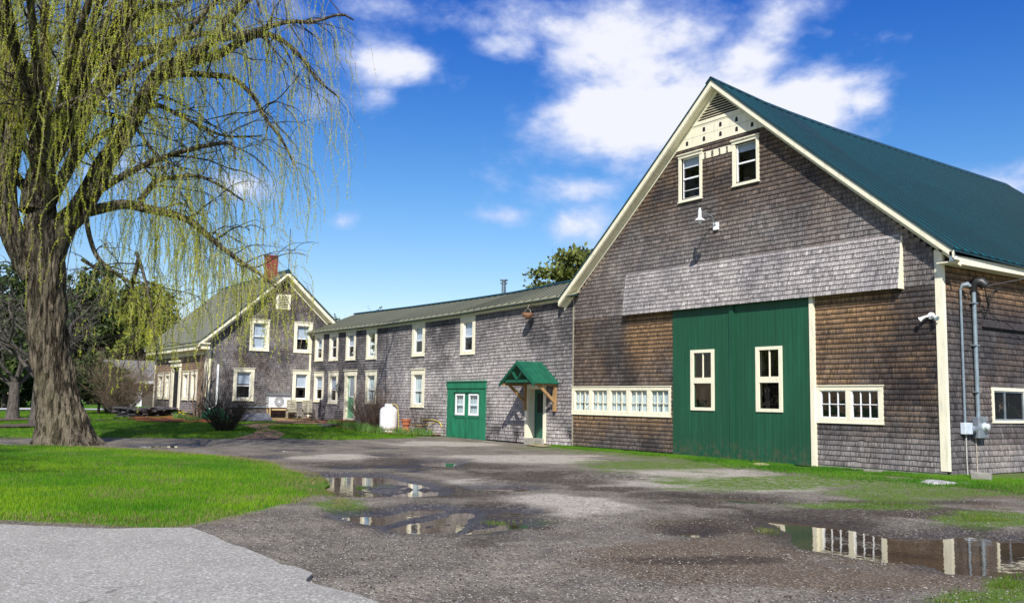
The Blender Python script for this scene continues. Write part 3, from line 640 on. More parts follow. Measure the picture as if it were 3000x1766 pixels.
# ------------------------------------------------------------------ windows
def window(parent, F, u0, u1, z0, z1, trim=.13, head=0.0, sill=True, kind='double', fill='shade', mt=None, sashm=None, out=.03, split=.5, deep=.05, muntins=None, name='window', fillfrac=1.0, hole=None):
    """trim outer box u0..u1 z0..z1; parts: frame > sash, pane, curtain"""
    mt = mt or m_cream; sashm = sashm or m_white; b = MB(); T = trim; o0 = -.02; o1 = out
    hd = head if head else T
    b.box(F, u0, u0+T, z0, z1-hd, o0, o1); b.box(F, u1-T, u1, z0, z1-hd, o0, o1)
    b.box(F, u0-.01, u1+.01, z1-hd, z1, o0, o1+.012)
    if head: b.box(F, u0-.04, u1+.04, z1, z1+.035, o0, o1+.05)
    b.box(F, u0+T, u1-T, z0, z0+T*.6, o0, o1)
    if sill: b.box(F, u0-.02, u1+.02, z0-.03, z0, o0, o1+.035)
    # jamb returns
    a0, a1, c0, c1 = u0+T, u1-T, z0+T*.6, z1-hd
    b.box(F, a0, a0+.012, c0, c1, -deep-.06, o0); b.box(F, a1-.012, a1, c0, c1, -deep-.06, o0); b.box(F, a0+.012, a1-.012, c1-.012, c1, -deep-.06, o0); b.box(F, a0+.012, a1-.012, c0, c0+.012, -deep-.06, o0)
    w = b.build(name, mt, parent, bevel=0)
    s = MB(); sw = .045; zm = c0+(c1-c0)*split; e = .013
    s.box(F, a0+e, a0+sw, c0+e, c1-e, -deep-.03, -deep+.012); s.box(F, a1-sw, a1-e, c0+e, c1-e, -deep-.03, -deep+.012)
    s.box(F, a0+sw, a1-sw, c0+e, c0+sw+.02, -deep-.03, -deep+.012); s.box(F, a0+sw, a1-sw, c1-sw, c1-e, -deep-.03, -deep+.012)
    if kind == 'double': s.box(F, a0+sw, a1-sw, zm-.025, zm+.025, -deep-.03, -deep+.02)
    for (fu, fz) in (muntins or []):
        if fu is not None: uu = a0+sw+(a1-a0-2*sw)*fu; s.box(F, uu-.009, uu+.009, c0+sw, c1-sw, -deep-.02, -deep+.008)
        if fz is not None: zz = c0+sw+(c1-c0-2*sw)*fz; s.box(F, a0+sw, a1-sw, zz-.009, zz+.009, -deep-.018, -deep+.006)
    s.build('sash', sashm, w)
    g = MB(); g.add([F(a0+.02, c0+.02, -deep-.012), F(a1-.02, c0+.02, -deep-.012), F(a1-.02, c1-.02, -deep-.012), F(a0+.02, c1-.02, -deep-.012)], [(0, 1, 2, 3)]); g.build('pane', m_glass, w)
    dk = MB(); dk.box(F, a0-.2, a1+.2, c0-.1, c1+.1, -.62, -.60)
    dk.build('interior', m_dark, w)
    if fill == 'shade':
        f_ = MB(); zb = c0+(c1-c0)*(1-fillfrac); f_.box(F, a0, a1, zb, c1, -deep-.085, -deep-.08); f_.build('shade', m_shade, w)
    if fill == 'curtain':
        f_ = MB(); n_ = 22; v_ = []; fs = []
        for side in (0, 1):
            b0 = len(v_)
            for i in range(n_+1):
                tt_ = i/n_; top = a0+(a1-a0)*(tt_*.5 if side == 0 else 1-tt_*.5); bot = a0+(a1-a0)*(tt_*.40 if side == 0 else 1-tt_*.40)
                dd = -deep-.06-.014*sin(tt_*28+side)
                v_ += [F(bot, c0, dd), F(top, c1, dd)]
            fs += [(b0+2*i, b0+2*i+2, b0+2*i+3, b0+2*i+1) for i in range(n_)]
        f_.add(v_, fs); f_.build('curtain', m_curtain, w)
    return w

# ------------------------------------------------------------------ BARN
barn = empty('barn', (-20.35, YF, .1), 'big shingled barn with green double sliding doors, teal metal roof and 1871 board', 'barn')
BL, BR, BC = -27.75, -12.88, -20.35
def rake_z(x, off=0.0): return 12.2 - off - abs(x-BC)*(6.42/7.45)
OVL, OVR, OVB, OVT = -24.75, -13.96, 4.90, 6.15
def barn_int(zm, zt):
    hw = (12.14-zt)/(6.42/7.45)
    l, r_ = max(BL+.03, BC-hw), min(BR-.02, BC+hw)
    return [(l, r_)] if r_ > l else []
def patchn(u, z, s, sc_=.8, a=.5, b=.7): return sm(a, b, fbm(u*sc_, z*sc_*1.2, s, 4))
def tone_barn(u, z, R):
    n = len(u); warm = .22*patchn(u, z, 61, .8, .42, .62) + .22*R.rand(n)
    # sheltered wood stays tan: below the overhanging panel, round the strip window, under the left rake
    warm = warm + .85*sm(2.4, 4.4, z)*((z < OVB) & (u < -22.3))*sm(-25.2, -24.2, u)
    warm = warm + .85*sm(2.9, 4.5, z)*((z < OVB) & (u > -17))*sm(-13.8, -14.8, u) + .45*sm(-14.2, -16.5, u)*((z < 3.6) & (z > 2.2) & (u > -17))
    warm = warm + .40*((z < 1.45) & (u < -22.3))*sm(.3, 1.3, z) + .30*sm(.9, .2, rake_z(u)-z)*(z > 6)
    warm = np.clip(warm*(.7+.6*R.rand(n)), 0, .95)
    dark = sm(.45, .65, fbm(u*1.1, z*.9, 66, 4))*.5 + .45*sm(-15.3, -13.6, u)*(z > 1.8) + .3*((z > 2.5) & (z < 4.2) & (u > -17))
    base_ = lerp(lerp(MG*1.02, LG*.95, .75*sm(8.4, 6.0, z)*sm(0, 1, (z > 4.9)*1.)*sm(-27, -24, u)+.5*R.rand(n)), DK*1.5, np.clip(dark, 0, .8))
    up_ = np.clip(.62*sm(9.2, 6.4, z)*(z > 4.9), 0, .8)
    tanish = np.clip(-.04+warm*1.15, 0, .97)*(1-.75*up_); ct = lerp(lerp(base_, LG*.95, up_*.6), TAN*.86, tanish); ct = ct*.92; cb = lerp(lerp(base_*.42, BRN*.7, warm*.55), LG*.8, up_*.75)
    low = sm(1.25, .5, z)*(u > -17); ct = lerp(ct, LG*.95, low*.7); cb = lerp(cb, LG*.75, low*.7)
    return ct, cb
DOORS = (-22.38, -16.86)
bh = [(DOORS[0], DOORS[1], -1, OVB+.3), (-27.81+.1, -22.51-.05, 1.40, 2.30), (-16.75, -14.68, 1.40, 2.30), (-22.05, -21.1, 8.60, 10.05), (-19.70, -18.70, 8.75, 10.05)]
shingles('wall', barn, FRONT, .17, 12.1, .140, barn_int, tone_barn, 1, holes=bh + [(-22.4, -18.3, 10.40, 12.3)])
# overhanging panel above the doors
OVO = lambda z: .03 + .19*np.clip((6.35-np.asarray(z, float))/1.45, 0, 1)
b = MB(); b.hexa([FRONT(OVL, OVB, .03), FRONT(OVL, OVB, .215), FRONT(OVR, OVB, .215), FRONT(OVR, OVB, .03), FRONT(OVL, 6.33, .02), FRONT(OVL, 6.33, .027), FRONT(OVR, 6.33, .027), FRONT(OVR, 6.33, .02)]); pan = b.build('overhang', m_dark, barn)
shingles('overhang_shingles', pan, FRONT, OVB-.01, 6.33, .138, lambda a, b_: [(OVL, OVR)], lambda u, z, R: (lerp(LG*1.25, MG*1.1, .4*R.rand(len(u))), lerp(LG*1.35, MG, .35*R.rand(len(u)))), 2, out=OVO)
b = MB(); b.hexa([FRONT(OVR, OVB-.02, .0), FRONT(OVR, OVB-.02, .25), FRONT(OVR+.03, OVB-.02, .25), FRONT(OVR+.03, OVB-.02, .0), FRONT(OVR, 6.30, .0), FRONT(OVR, 6.30, .05), FRONT(OVR+.03, 6.30, .05), FRONT(OVR+.03, 6.30, .0)]); b.build('overhang_trim', m_cream, pan)
# core walls (behind the shingles) with openings cut by building them in pieces
def core(b, F, u0, u1, z0, z1, holes, o0=-.10, o1=-.004):
    us = sorted({u0, u1, *[min(max(h[0], u0), u1) for h in holes], *[min(max(h[1], u0), u1) for h in holes]})
    for a, c_ in zip(us[:-1], us[1:]):
        if c_-a < 1e-4: continue
        m = (a+c_)/2; zs = [z0]; hs_ = sorted([(h[2], h[3]) for h in holes if h[0] <= m <= h[1]])
        z = z0
        for (h0, h1) in hs_:
            if h0 > z: b.box(F, a, c_, z, min(h0, z1), o0, o1)
            z = max(z, h1)
        if z < z1: b.box(F, a, c_, z, z1, o0, o1)
Bw = [(-21.42, -20.65, 1.69, 3.44), (-18.75, -17.95, 1.69, 3.44), (-27.65, -22.6, 1.42, 2.28), (-16.7, -14.7, 1.42, 2.28)]
b = MB(); core(b, FRONT, BL, BR, .1, 5.8, [(DOORS[0], DOORS[1], -1, 4.95)] + Bw[2:])
gw = [(-21.98, -21.15, 8.66, 10.05), (-19.62, -18.80, 8.80, 10.0)]
zz = 5.8
while zz < 12.1:
    z2 = min(zz+.1, 12.12); hw = (12.13-z2)/(6.42/7.45)
    if hw > .02: core(b, FRONT, max(BL, BC-hw), min(BR, BC+hw), zz, z2, gw)
    zz += .1
b.box(SIDE, YF+.1, 40.0, .1, 5.75, -.10, -.004)
b.box(FRONT, BL, BR, .1, 5.75, -17.75, -17.6); b.box(Fr((BL, 0, 0), (0, 1, 0), (1, 0, 0)), YF+.1, 39.9, .1, 5.75, 0, .1)
b.build('wall_sheathing', m_dark, barn)
b = MB(); b.poly(FRONT, [(BL, 5.3), (BR, 5.3), (BC, 11.2)], -17.7, -17.62); b.build('rear_gable', m_dark, barn)
# side wall: rows dip, tinted brown under the eave
def tone_side(u, z, R):
    n = len(u); warm = np.clip(.75*sm(3.9, 5.2, z)*(.5+R.rand(n)*.8) + .2*R.rand(n)*patchn(u, z, 71), 0, .85)
    base_ = lerp(MG*.8, LG*.9, .8*R.rand(n)*sm(4.8, 1, z)); base_ = lerp(base_, DK*1.3, .5*patchn(u, z, 73, .9, .45, .65)*sm(.8, 1.6, z))
    low = sm(.95, .6, z)*(u > 23.3); base_ = lerp(base_, LG*1.05, low*.8)
    return lerp(base_, TAN*.85, warm), lerp(base_*.7, BRN*.8, warm)
SW = (24.44, 26.2, 1.42, 2.36)
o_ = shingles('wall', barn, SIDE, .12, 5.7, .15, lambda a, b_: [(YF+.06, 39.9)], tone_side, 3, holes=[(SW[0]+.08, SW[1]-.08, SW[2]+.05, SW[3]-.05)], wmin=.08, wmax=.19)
o_['label'] = 'side wall, tan under the eave and grey below'
b = MB(); b.box(FRONT, BL, DOORS[0], .0, .17, -.2, -.012); b.build('foundation', m_conc, barn); b = MB(); b.box(FRONT, DOORS[1]+.14, BR-.03, -.05, .20, -.2, .01); b.build('foundation', m_conc, barn)
# trims
b = MB(); b.box(FRONT, -13.06, BR+.045, .22, 5.80, -.0, .045); b.box(SIDE, YF+.002, YF+.07, .22, 5.8, .0, .04); b.build('corner_board', m_cream, barn, bevel=.004)
b = MB(); b.box(FRONT, DOORS[1], DOORS[1]+.14, .03, OVB, -.0, .12); b.build('door_side_board', m_cream, barn)
b = MB(); b.box(FRONT, BL-.035, BL+.03, .15, 5.72, -.0, .035); b.build('seam_board', m_greywood, barn)
# sliding doors
for i, (a, c_, wu0, wu1) in enumerate(((DOORS[0], -19.84, -21.55, -20.53), (-19.76, DOORS[1]-.0, -18.85, -17.86))):
    b = MB(); core(b, FRONT, a, c_, .08, OVB+.05, [Bw[i]], -.02, .065)
    b.box(FRONT, a, c_, .10, .28, .065, .085)
    if i == 0: b.box(FRONT, -19.86, -19.70, .05, OVB+.04, .067, .125)
    d = b.build('sliding_door', m_green, barn)
    T_ = .13; w = MB(); z0, z1 = 1.59, 3.54
    w.box(FRONT, wu0, wu0+.14, z0, z1, .06, .10); w.box(FRONT, wu1-.12, wu1, z0, z1, .06, .10); w.box(FRONT, wu0+.14, wu1-.12, z0, z0+.10, .06, .10); w.box(FRONT, wu0+.14, wu1-.12, z1-.10, z1, .06, .10); w.box(FRONT, wu0+.14, wu1-.12, 2.46, 2.64, .06, .10)
    um_ = (wu0+.14+wu1-.12)/2; w.box(FRONT, um_-.015, um_+.015, 2.64, z1-.10, .03, .07)
    w.build('window_frame', m_cream, d)
    g = MB(); g.add([FRONT(wu0+.1, z0+.05, .035), FRONT(wu1-.1, z0+.05, .035), FRONT(wu1-.1, z1-.05, .035), FRONT(wu0+.1, z1-.05, .035)], [(0, 1, 2, 3)]); g.build('window_pane', m_glass, d)
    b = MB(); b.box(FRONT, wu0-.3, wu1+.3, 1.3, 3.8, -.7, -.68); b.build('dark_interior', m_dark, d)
# five light window strip and two light window
def strip(parent, x0, x1, z0, z1, n, fill, inner):
    b = MB(); b.box(FRONT, x0, x1, z1-.12, z1, 0, .045); b.box(FRONT, x0-.02, x1+.02, z1, z1+.03, 0, .07); b.box(FRONT, x0, x1, z0, z0+.12, 0, .045); b.box(FRONT, x0-.01, x1+.01, z0-.03, z0, 0, .06)
    us = inner
    prev = x0
    for (a, c_) in us + [(x1, x1)]:
        b.box(FRONT, prev, a, z0+.12, z1-.12, -.0, .04); prev = c_
    w = b.build('window', m_cream, parent)
    for (a, c_) in us:
        s = MB(); zb, zt = z0+.12, z1-.12; e = .03
        s.box(FRONT, a, a+e, zb, zt, -.05, .015); s.box(FRONT, c_-e, c_, zb, zt, -.05, .015); s.box(FRONT, a+e, c_-e, zb, zb+e, -.05, .015); s.box(FRONT, a+e, c_-e, zt-e, zt, -.05, .015)
        for k in (1/3, 2/3): uu = a+(c_-a)*k; s.box(FRONT, uu-.011, uu+.011, zb+e, zt-e, -.04, .0)
        zm = zb+(zt-zb)*(.42 if n == 5 else .5); s.box(FRONT, a+e, c_-e, zm-.011, zm+.011, -.038, -.002)
        s.build('sash', m_cream if n == 5 else m_white, w)
        g = MB(); g.add([FRONT(a+.01, zb+.01, -.03), FRONT(c_-.01, zb+.01, -.03), FRONT(c_-.01, zt-.01, -.03), FRONT(a+.01, zt-.01, -.03)], [(0, 1, 2, 3)]); g.build('pane', m_glass, w)
        if fill:
            f_ = MB(); v_ = []; fs = []; N = 26; r = random.random()
            op = random.choice([(.46, .30), (.5, .42), (.42, .5), (.5, .36)])
            for side in (0, 1):
                b0 = len(v_)
                for i in range(N+1):
                    q_ = i/N; tp_ = a+(c_-a)*(q_*.5 if side == 0 else 1-q_*.5); bt = a+(c_-a)*(q_*op[side] if side == 0 else 1-q_*op[side])
                    dd = -.075-.014*sin(q_*24+r*9)-.008*sin(q_*51); v_ += [FRONT(bt, zb, dd), FRONT(tp_, zt, dd)]
                fs += [(b0+2*i, b0+2*i+2, b0+2*i+3, b0+2*i+1) for i in range(N)]
            f_.add(v_, fs); f_.build('curtain', m_curtain, w)
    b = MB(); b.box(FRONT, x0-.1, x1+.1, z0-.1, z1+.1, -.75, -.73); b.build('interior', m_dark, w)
    return w
w5 = strip(barn, -27.80, -22.51, 1.36, 2.36, 5, True, [(-27.64, -26.78), (-26.60, -25.76), (-25.58, -24.72), (-24.54, -23.67), (-23.49, -22.62)]); w5['label'] = 'strip window of five curtained lights'
w2 = strip(barn, -16.82, -14.61, 1.35, 2.35, 2, False, [(-16.60, -15.76), (-15.60, -14.76)]); w2['label'] = 'dark two-light window without curtains'
# gable windows
wA = window(barn, FRONT, -22.12, -21.05, 8.55, 10.15, trim=.11, head=.10, fill='shade', fillfrac=.22, muntins=[(None, .2), (None, .78)], out=.05)
wB = window(barn, FRONT, -19.74, -18.67, 8.68, 10.13, trim=.11, head=.10, fill='shade', fillfrac=.2, out=.05)
# pigeon board, louvre, year board
def inner(z): return (12.10-z)/(6.42/7.45)
b = MB(); b.poly(FRONT, [(BC-inner(10.34)-.12, 10.34), (BC+inner(10.34)+.12, 10.34), (BC+inner(11.03)+.12, 11.03), (BC-inner(11.03)-.12, 11.03)], -.01, .041)
pb = b.build('pigeon_board', m_cream, barn)
for zz in (10.66, 10.97):
    b = MB(); b.box(FRONT, BC-inner(zz)+.1, BC+inner(zz)-.1, zz, zz+.008, .038, .0435); b.build('board_joint', m_greywood, pb)
for (x, z) in [(-21.72, 10.44), (-20.95, 10.44), (-20.23, 10.44), (-19.55, 10.44), (-18.92, 10.44), (-20.95, 10.76), (-20.23, 10.76), (-19.55, 10.76)]:
    b = MB(); b.poly(FRONT, [(x-.055, z), (x+.055, z)] + [(x+.055*cos(a), z+.10+.055*sin(a)) for a in np.linspace(0, pi, 9)], .02, .0455); b.build('pigeon_hole', m_dark, pb)
b = MB()
def tri(b, zb, apex, w_, o0, o1):       # triangular frame
    s_ = (6.42/7.45); h_ = apex-zb; hw = h_/s_
    A_ = [(BC-hw, zb), (BC+hw, zb), (BC, apex)]; k = w_/math.cos(math.atan(s_)); hb = hw - w_*(1/math.sin(math.atan(s_))) - .0
    B_ = [(BC-hb+w_/s_, zb+w_), (BC+hb-w_/s_, zb+w_), (BC, apex-k)]
    for i in range(3):
        j = (i+1) % 3; b.poly(FRONT, [A_[i], A_[j], B_[j], B_[i]], o0, o1)
    return B_
Bt = tri(b, 11.03, 12.08, .11, 0, .06); vt = b.build('gable_vent', m_cream, barn)
b = MB(); b.poly(FRONT, Bt, -.005, .004); b.build('vent_opening', m_dark, vt)
b = MB(); zz = Bt[0][1]+.07
while zz < Bt[2][1]-.08:
    hw = (Bt[2][1]-zz)/(Bt[2][1]-Bt[0][1])*(Bt[1][0]-Bt[0][0])/2; b.box(FRONT, BC-hw, BC+hw, zz, zz+.012, .006, .04); zz += .085
b.build('vent_slat', m_cream, vt)
b = MB(); b.box(FRONT, -21.05, -19.72, 9.83, 10.06, 0, .04); yb = b.build('year_board', m_cream, barn)
m_num = simple('dark_brown_numeral', (.045, .035, .015), .7)
def ring(b, cx, cz, rx, rz, t_, o0, o1, n=20):
    t_ *= 1.3
    for i in range(n):
        a0, a1 = 2*pi*i/n, 2*pi*(i+1)/n
        b.poly(FRONT, [(cx+rx*cos(a0), cz+rz*sin(a0)), (cx+rx*cos(a1), cz+rz*sin(a1)), (cx+(rx-t_)*cos(a1), cz+(rz-t_)*sin(a1)), (cx+(rx-t_)*cos(a0), cz+(rz-t_)*sin(a0))], o0, o1)
def digit(ch, x, z, h=.17):
    b = MB(); o0, o1 = .04, .052
    if ch == '1':
        b.box(FRONT, x-.021, x+.021, z, z+h, o0, o1); b.box(FRONT, x-.045, x+.04, z, z+.018, o0+.001, o1+.001); b.poly(FRONT, [(x-.015, z+h), (x-.045, z+h-.03), (x-.045, z+h-.045), (x-.015, z+h-.028)], o0, o1)
    if ch == '8': ring(b, x, z+h*.27, .05, h*.28, .02, o0, o1); ring(b, x, z+h*.75, .042, h*.25, .018, o0+.001, o1+.001)
    if ch == '7':
        b.box(FRONT, x-.045, x+.012, z+h-.02, z+h, o0, o1); b.box(FRONT, x-.048, x-.034, z+h-.055, z+h-.02, o0, o1)
        b.poly(FRONT, [(x-.012, z), (x+.022, z), (x+.022, z+h-.0), (x-.006, z+h-.02)], o0+.001, o1+.001); b.box(FRONT, x-.035, x+.045, z, z+.018, o0+.002, o1+.002); b.box(FRONT, x-.03, x+.03, z+h*.5, z+h*.5+.012, o0+.002, o1+.002)
    b.build('numeral', m_num, yb)
for ch, x in zip('1871', (-20.90, -20.58, -20.27, -19.95)): digit(ch, x, 9.85, .19)
# roof
OUTF = .34
def ridge_z(y): return np.interp(y, [21.9, 25, 28.5, 33, 40.6], [12.36, 12.02, 11.86, 11.76, 11.62])
def eave_z(y): return np.interp(y, [21.9, 26, 40.6], [5.74, 5.62, 5.60])
EX = 7.98
Y0R, Y1R = YF-OUTF, 40.55
def roof_slope(name, side, parent, mt, y0, y1, rz_, ez_, cx, ex, spacing, ribh, th=.035, ribw=.05, cap=False):
    """ribbed sheet from ridge to eave; side +1 / -1 along x"""
    b = MB(); n = int(round((y1-y0)/spacing)); 
    prof = []
    for i in range(n):
        ya = y0+(y1-y0)*i/n; yb_ = y0+(y1-y0)*(i+1)/n; prof += [(ya, 0), (ya+.02, ribh), (ya+ribw*.55, ribh), (ya+ribw, 0)]
    prof.append((y1, 0)); V = []; Fc = []
    K = 7
    for (y, h) in prof:
        for j in range(K+1):
            q_ = j/K; z = rz_(y)*(1-q_)+ez_(y)*q_; sag = -.06*sin(pi*q_); V.append((cx+side*ex*q_, y, z+h+sag))
    for i in range(len(prof)-1):
        for j in range(K):
            a = i*(K+1)+j; Fc.append((a, a+1, a+K+2, a+K+1))
    b.add(V, Fc); o = b.build(name, mt, parent)
    return o
# solid deck so that the roof has thickness
def deck(parent, mt, y0, y1, rz_, ez_, cx, ex, th=.06, ny=8, name='roof'):
    b = MB()
    for side in (-1, 1):
        for i in range(ny):
            ya, yb_ = y0+(y1-y0)*i/ny, y0+(y1-y0)*(i+1)/ny; K = 7
            for j in range(K):
                P = []
                for dz in (-th-.004, -.012):
                    for (y, q_) in ((ya, j/K), (yb_, j/K), (yb_, (j+1)/K), (ya, (j+1)/K)):
                        P.append((cx+side*ex*q_, y, rz_(y)*(1-q_)+ez_(y)*q_-.06*sin(pi*q_)+dz))
                b.hexa(P)
    return b.build(name, mt, parent)
roofB = deck(barn, m_cap, Y0R+.01, Y1R-.01, ridge_z, eave_z, BC, EX-.02)
for s_ in (1, -1): roof_slope('roof_sheet', s_, roofB, m_roofB, Y0R, Y1R, ridge_z, eave_z, BC, EX, .42, .012, ribw=.14)
m_seamB = simple('shaded_teal_seam', (.001, .022, .030), .5)  # darker than the sheet: shade of the rib faces painted into the seams
for s_ in (1, -1):
    b = MB(); y = Y0R+.03
    while y < Y1R:
        K = 7
        for j in range(K):
            P = []
            for (q_, dz) in ((j/K, .0), ((j+1)/K, .0)):
                z = ridge_z(y)*(1-q_)+eave_z(y)*q_-.06*sin(pi*q_); x = BC+s_*EX*q_*1.003; P += [(x, y-.035, z-.005), (x, y+.035, z-.005), (x, y+.022, z+.040), (x, y-.022, z+.040)]
            b.hexa(P)
        y += .42
    b.build('roof_seam', m_seamB, roofB)
b = MB()
for i in range(14):
    ya, yb_ = Y0R-.03+(Y1R-Y0R+.06)*i/14, Y0R-.03+(Y1R-Y0R+.06)*(i+1)/14
    for s_ in (1, -1):
        b.hexa([(BC, ya, ridge_z(ya)+.03), (BC, yb_, ridge_z(yb_)+.03), (BC+s_*.22, yb_, ridge_z(yb_)-.15), (BC+s_*.22, ya, ridge_z(ya)-.15), (BC, ya, ridge_z(ya)+.055), (BC, yb_, ridge_z(yb_)+.055), (BC+s_*.22, yb_, ridge_z(yb_)-.125), (BC+s_*.22, ya, ridge_z(ya)-.125)])
b.build('ridge_cap', m_cap, roofB)
# rakes: fascia board, drip edge, soffit and frieze
def rake(parent, F, cu, ur, zr, ue, ze, out, fh, mt, sw=.26):
    """gable trim from (ur,zr) ridge to (ue,ze) eave in frame F; out = overhang"""
    b = MB(); s_ = 1 if ue > ur else -1
    K = 8; P = [(ur+(ue-ur)*k/K, zr+(ze-zr)*k/K-.06*sin(pi*k/K)) for k in range(K+1)]
    b2 = MB(); b3 = MB(); b4 = MB()
    for (u0, z0), (u1, z1) in zip(P[:-1], P[1:]):
        b.poly(F, [(u0, z0-.07), (u1, z1-.07), (u1, z1-.07-fh), (u0, z0-.07-fh)], out-.03, out)             # fascia
        b2.poly(F, [(u0, z0-.005), (u1, z1-.005), (u1, z1-.075), (u0, z0-.075)], out-.02, out+.025)          # metal edge
        b3.poly(F, [(u0, z0-.07-fh), (u1, z1-.07-fh), (u1, z1-.10-fh), (u0, z0-.10-fh)], .02, out-.031)      # soffit
        b4.poly(F, [(u0, z0-.10-fh), (u1, z1-.10-fh), (u1, z1-.10-fh-sw), (u0, z0-.10-fh-sw)], .0, .045)     # frieze
    o = b.build('rake_board', mt, parent); b3.build('soffit', mt, o); b4.build('frieze', mt, o); b2.build('metal_edge', m_cap, o); return o
rz0, ez0 = 12.36, 5.76
rake(barn, FRONT, BC, BC, rz0, BC+EX, ez0, OUTF-.0, .20, m_cream, sw=.14); rake(barn, FRONT, BC, BC, rz0, BC-EX, ez0, OUTF, .20, m_cream, sw=.14)
b = MB(); b.box(SIDE, Y0R+.06, Y1R, 5.43, 5.60, .36, .40); b.box(SIDE, Y0R+.06, Y1R, 5.40, 5.43, .02, .40); b.build('eave_board', m_cream, barn)
b = MB(); b.box(SIDE, Y0R-.0, Y0R+.14, 5.42, 5.66, .40, .47); b.build('eave_end_cap', m_galv, barn)
# side window (slider in white frame), old shelf board
b = MB(); a0, a1, c0, c1 = 24.44, 26.2, 1.42, 2.36
b.box(SIDE, a0, a0+.09, c0, c1, 0, .05); b.box(SIDE, a1-.09, a1, c0, c1, 0, .05); b.box(SIDE, a0+.09, a1-.09, c0, c0+.07, 0, .05); b.box(SIDE, a0+.09, a1-.09, c1-.09, c1, 0, .05)
w = b.build('window', m_cream, barn); w['label'] = 'sliding side window in an aluminium frame'
b = MB(); 
for (x, y_) in ((a0+.09, a0+.13), (a1-.13, a1-.09), (25.10, 25.14)): b.box(SIDE, x, y_, c0+.07, c1-.09, -.02, .03)
b.box(SIDE, a0+.13, a1-.13, c0+.07, c0+.11, -.02, .028); b.box(SIDE, a0+.13, a1-.13, c1-.13, c1-.09, -.02, .028); b.build('sash', m_galv, w)
b = MB(); b.box(SIDE, 24.85, 25.0, c0+.1, c1-.1, -.12, -.08); b.box(SIDE, 25.7, 25.8, c0+.1, c1-.1, -.12, -.08); b.box(SIDE, 25.0, 25.7, 1.86, 1.9, -.12, -.08); b.build('inner_frame', m_greywood, w)
g = MB(); g.add([SIDE(a0+.1, c0+.08, .005), SIDE(a1-.1, c0+.08, .005), SIDE(a1-.1, c1-.1, .005), SIDE(a0+.1, c1-.1, .005)], [(0, 1, 2, 3)]); g.build('pane', m_glass, w)
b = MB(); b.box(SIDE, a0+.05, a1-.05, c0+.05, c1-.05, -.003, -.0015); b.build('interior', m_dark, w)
m_darkwood = simple('dark_old_wood', (.05, .042, .045), .9, var=.3)
b = MB(); b.box(SIDE, 24.05, 26.9, 3.93, 4.10, .0, .09); b.build('ledger_board', m_darkwood, barn)

# ------------------------------------------------------------------ ELL (long two storey wing)
ell = empty('farm_ell', (-40, YF, .2), 'long two-storey shingled wing joining the barn to the farmhouse', 'building')
EXs = [-53.1, -48, -43.2, -36, -32.8, -28.3, -27]; EZs = [5.55, 5.52, 5.50, 5.55, 5.63, 5.70, 5.72]
ee = lambda x: np.interp(x, EXs, EZs)
warpE = lambda u, z: (ee(u)-5.58)*(z/5.5) + .006*np.sin(u*1.3)
def tone_ell(u, z, R):
    n = len(u); st = np.clip(sm(2.2, 5.2, z)*.55 + .55*patchn(u, z, 81, .5, .45, .65) - .05 + .5*(R.rand(n)-.5), 0, 1)
    st = np.clip(st + .35*sm(-41, -46, u), 0, .9)
    ct = lerp(LG*.95, DK*1.4, st); cb = lerp(LG*1.5, MG*1.25, st)
    br_ = .5*np.exp(-((u+44.6)/2.2)**2)*sm(3.2, 2.2, z)*sm(.2, 1.4, z)*(.4+.6*R.rand(n)); ct = lerp(ct, BRN*1.1, br_); cb = lerp(cb, BRN*1.2, br_)
    lo_ = sm(.9, .3, z-np.interp(u, [-53, -37, -33, -28], [.65, .15, .1, .1]))*patchn(u, z, 83, 1.4, .48, .62)*(u > -34); ct = lerp(ct, DK*.8, lo_); cb = lerp(cb, MG*.9, lo_)
    return ct, cb
eh = []
ups = [(-52.51, -51.28, 3.99, 5.60), (-50.44, -49.21, 3.96, 5.57), (-48.16, -46.92, 3.93, 5.56), (-45.58, -44.34, 3.91, 5.55), (-40.49, -39.24, 3.92, 5.55), (-35.96, -34.73, 3.86, 5.56)]
los = [(-52.45, -51.05, 1.58, 3.32), (-50.35, -49.07, 1.50, 3.30), (-45.52, -44.25, 1.54, 3.27), (-40.45, -39.15, 1.44, 3.25)]
for w_ in ups+los: eh.append((w_[0]+.05, w_[1]-.05, w_[2]+.03, w_[3]-.03))
eh += [(-48.1, -46.68, -1, 3.3), (-36.9, -33.8, -1, 2.55), (-30.8, -29.45, -1, 2.45)]
ebot = lambda x: np.interp(x, [-53.1, -48, -44, -37, -33, -27.7], [.62, .50, .33, .14, .12, .14])
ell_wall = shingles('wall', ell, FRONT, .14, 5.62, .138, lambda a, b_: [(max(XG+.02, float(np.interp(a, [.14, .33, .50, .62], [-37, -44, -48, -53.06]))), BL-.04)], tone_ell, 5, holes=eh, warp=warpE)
b = MB(); ch = [(w_[0]+.2, w_[1]-.2, w_[2]+.12, w_[3]-.15) for w_ in ups+los] + [(-47.95, -46.85, 0, 3.1), (-36.4, -34.3, 0, 2.2), (-30.65, -29.6, 0, 2.28)]
core(b, FRONT, XG+.01, BL, .05, 5.52, ch, -.12, -.004); b.box(FRONT, XG, BL, 0, 5.4, -6.2, -6.1); b.build('wall_sheathing', m_dark, ell)
for w_ in ups: 
    fr = random.choice([.5, .75, 1.0]); window(ell, FRONT, *w_, trim=.22, fill='shade', out=.04, sill=True, fillfrac={-48.16: .5, -45.58: .05, -50.44: .15}.get(w_[0], .55), split=.5)
for i, w_ in enumerate(los): window(ell, FRONT, *w_, trim=.22, head=.24, fill=('shade', 'curtain')[i > 1], out=.04, split=.45, fillfrac=.5)
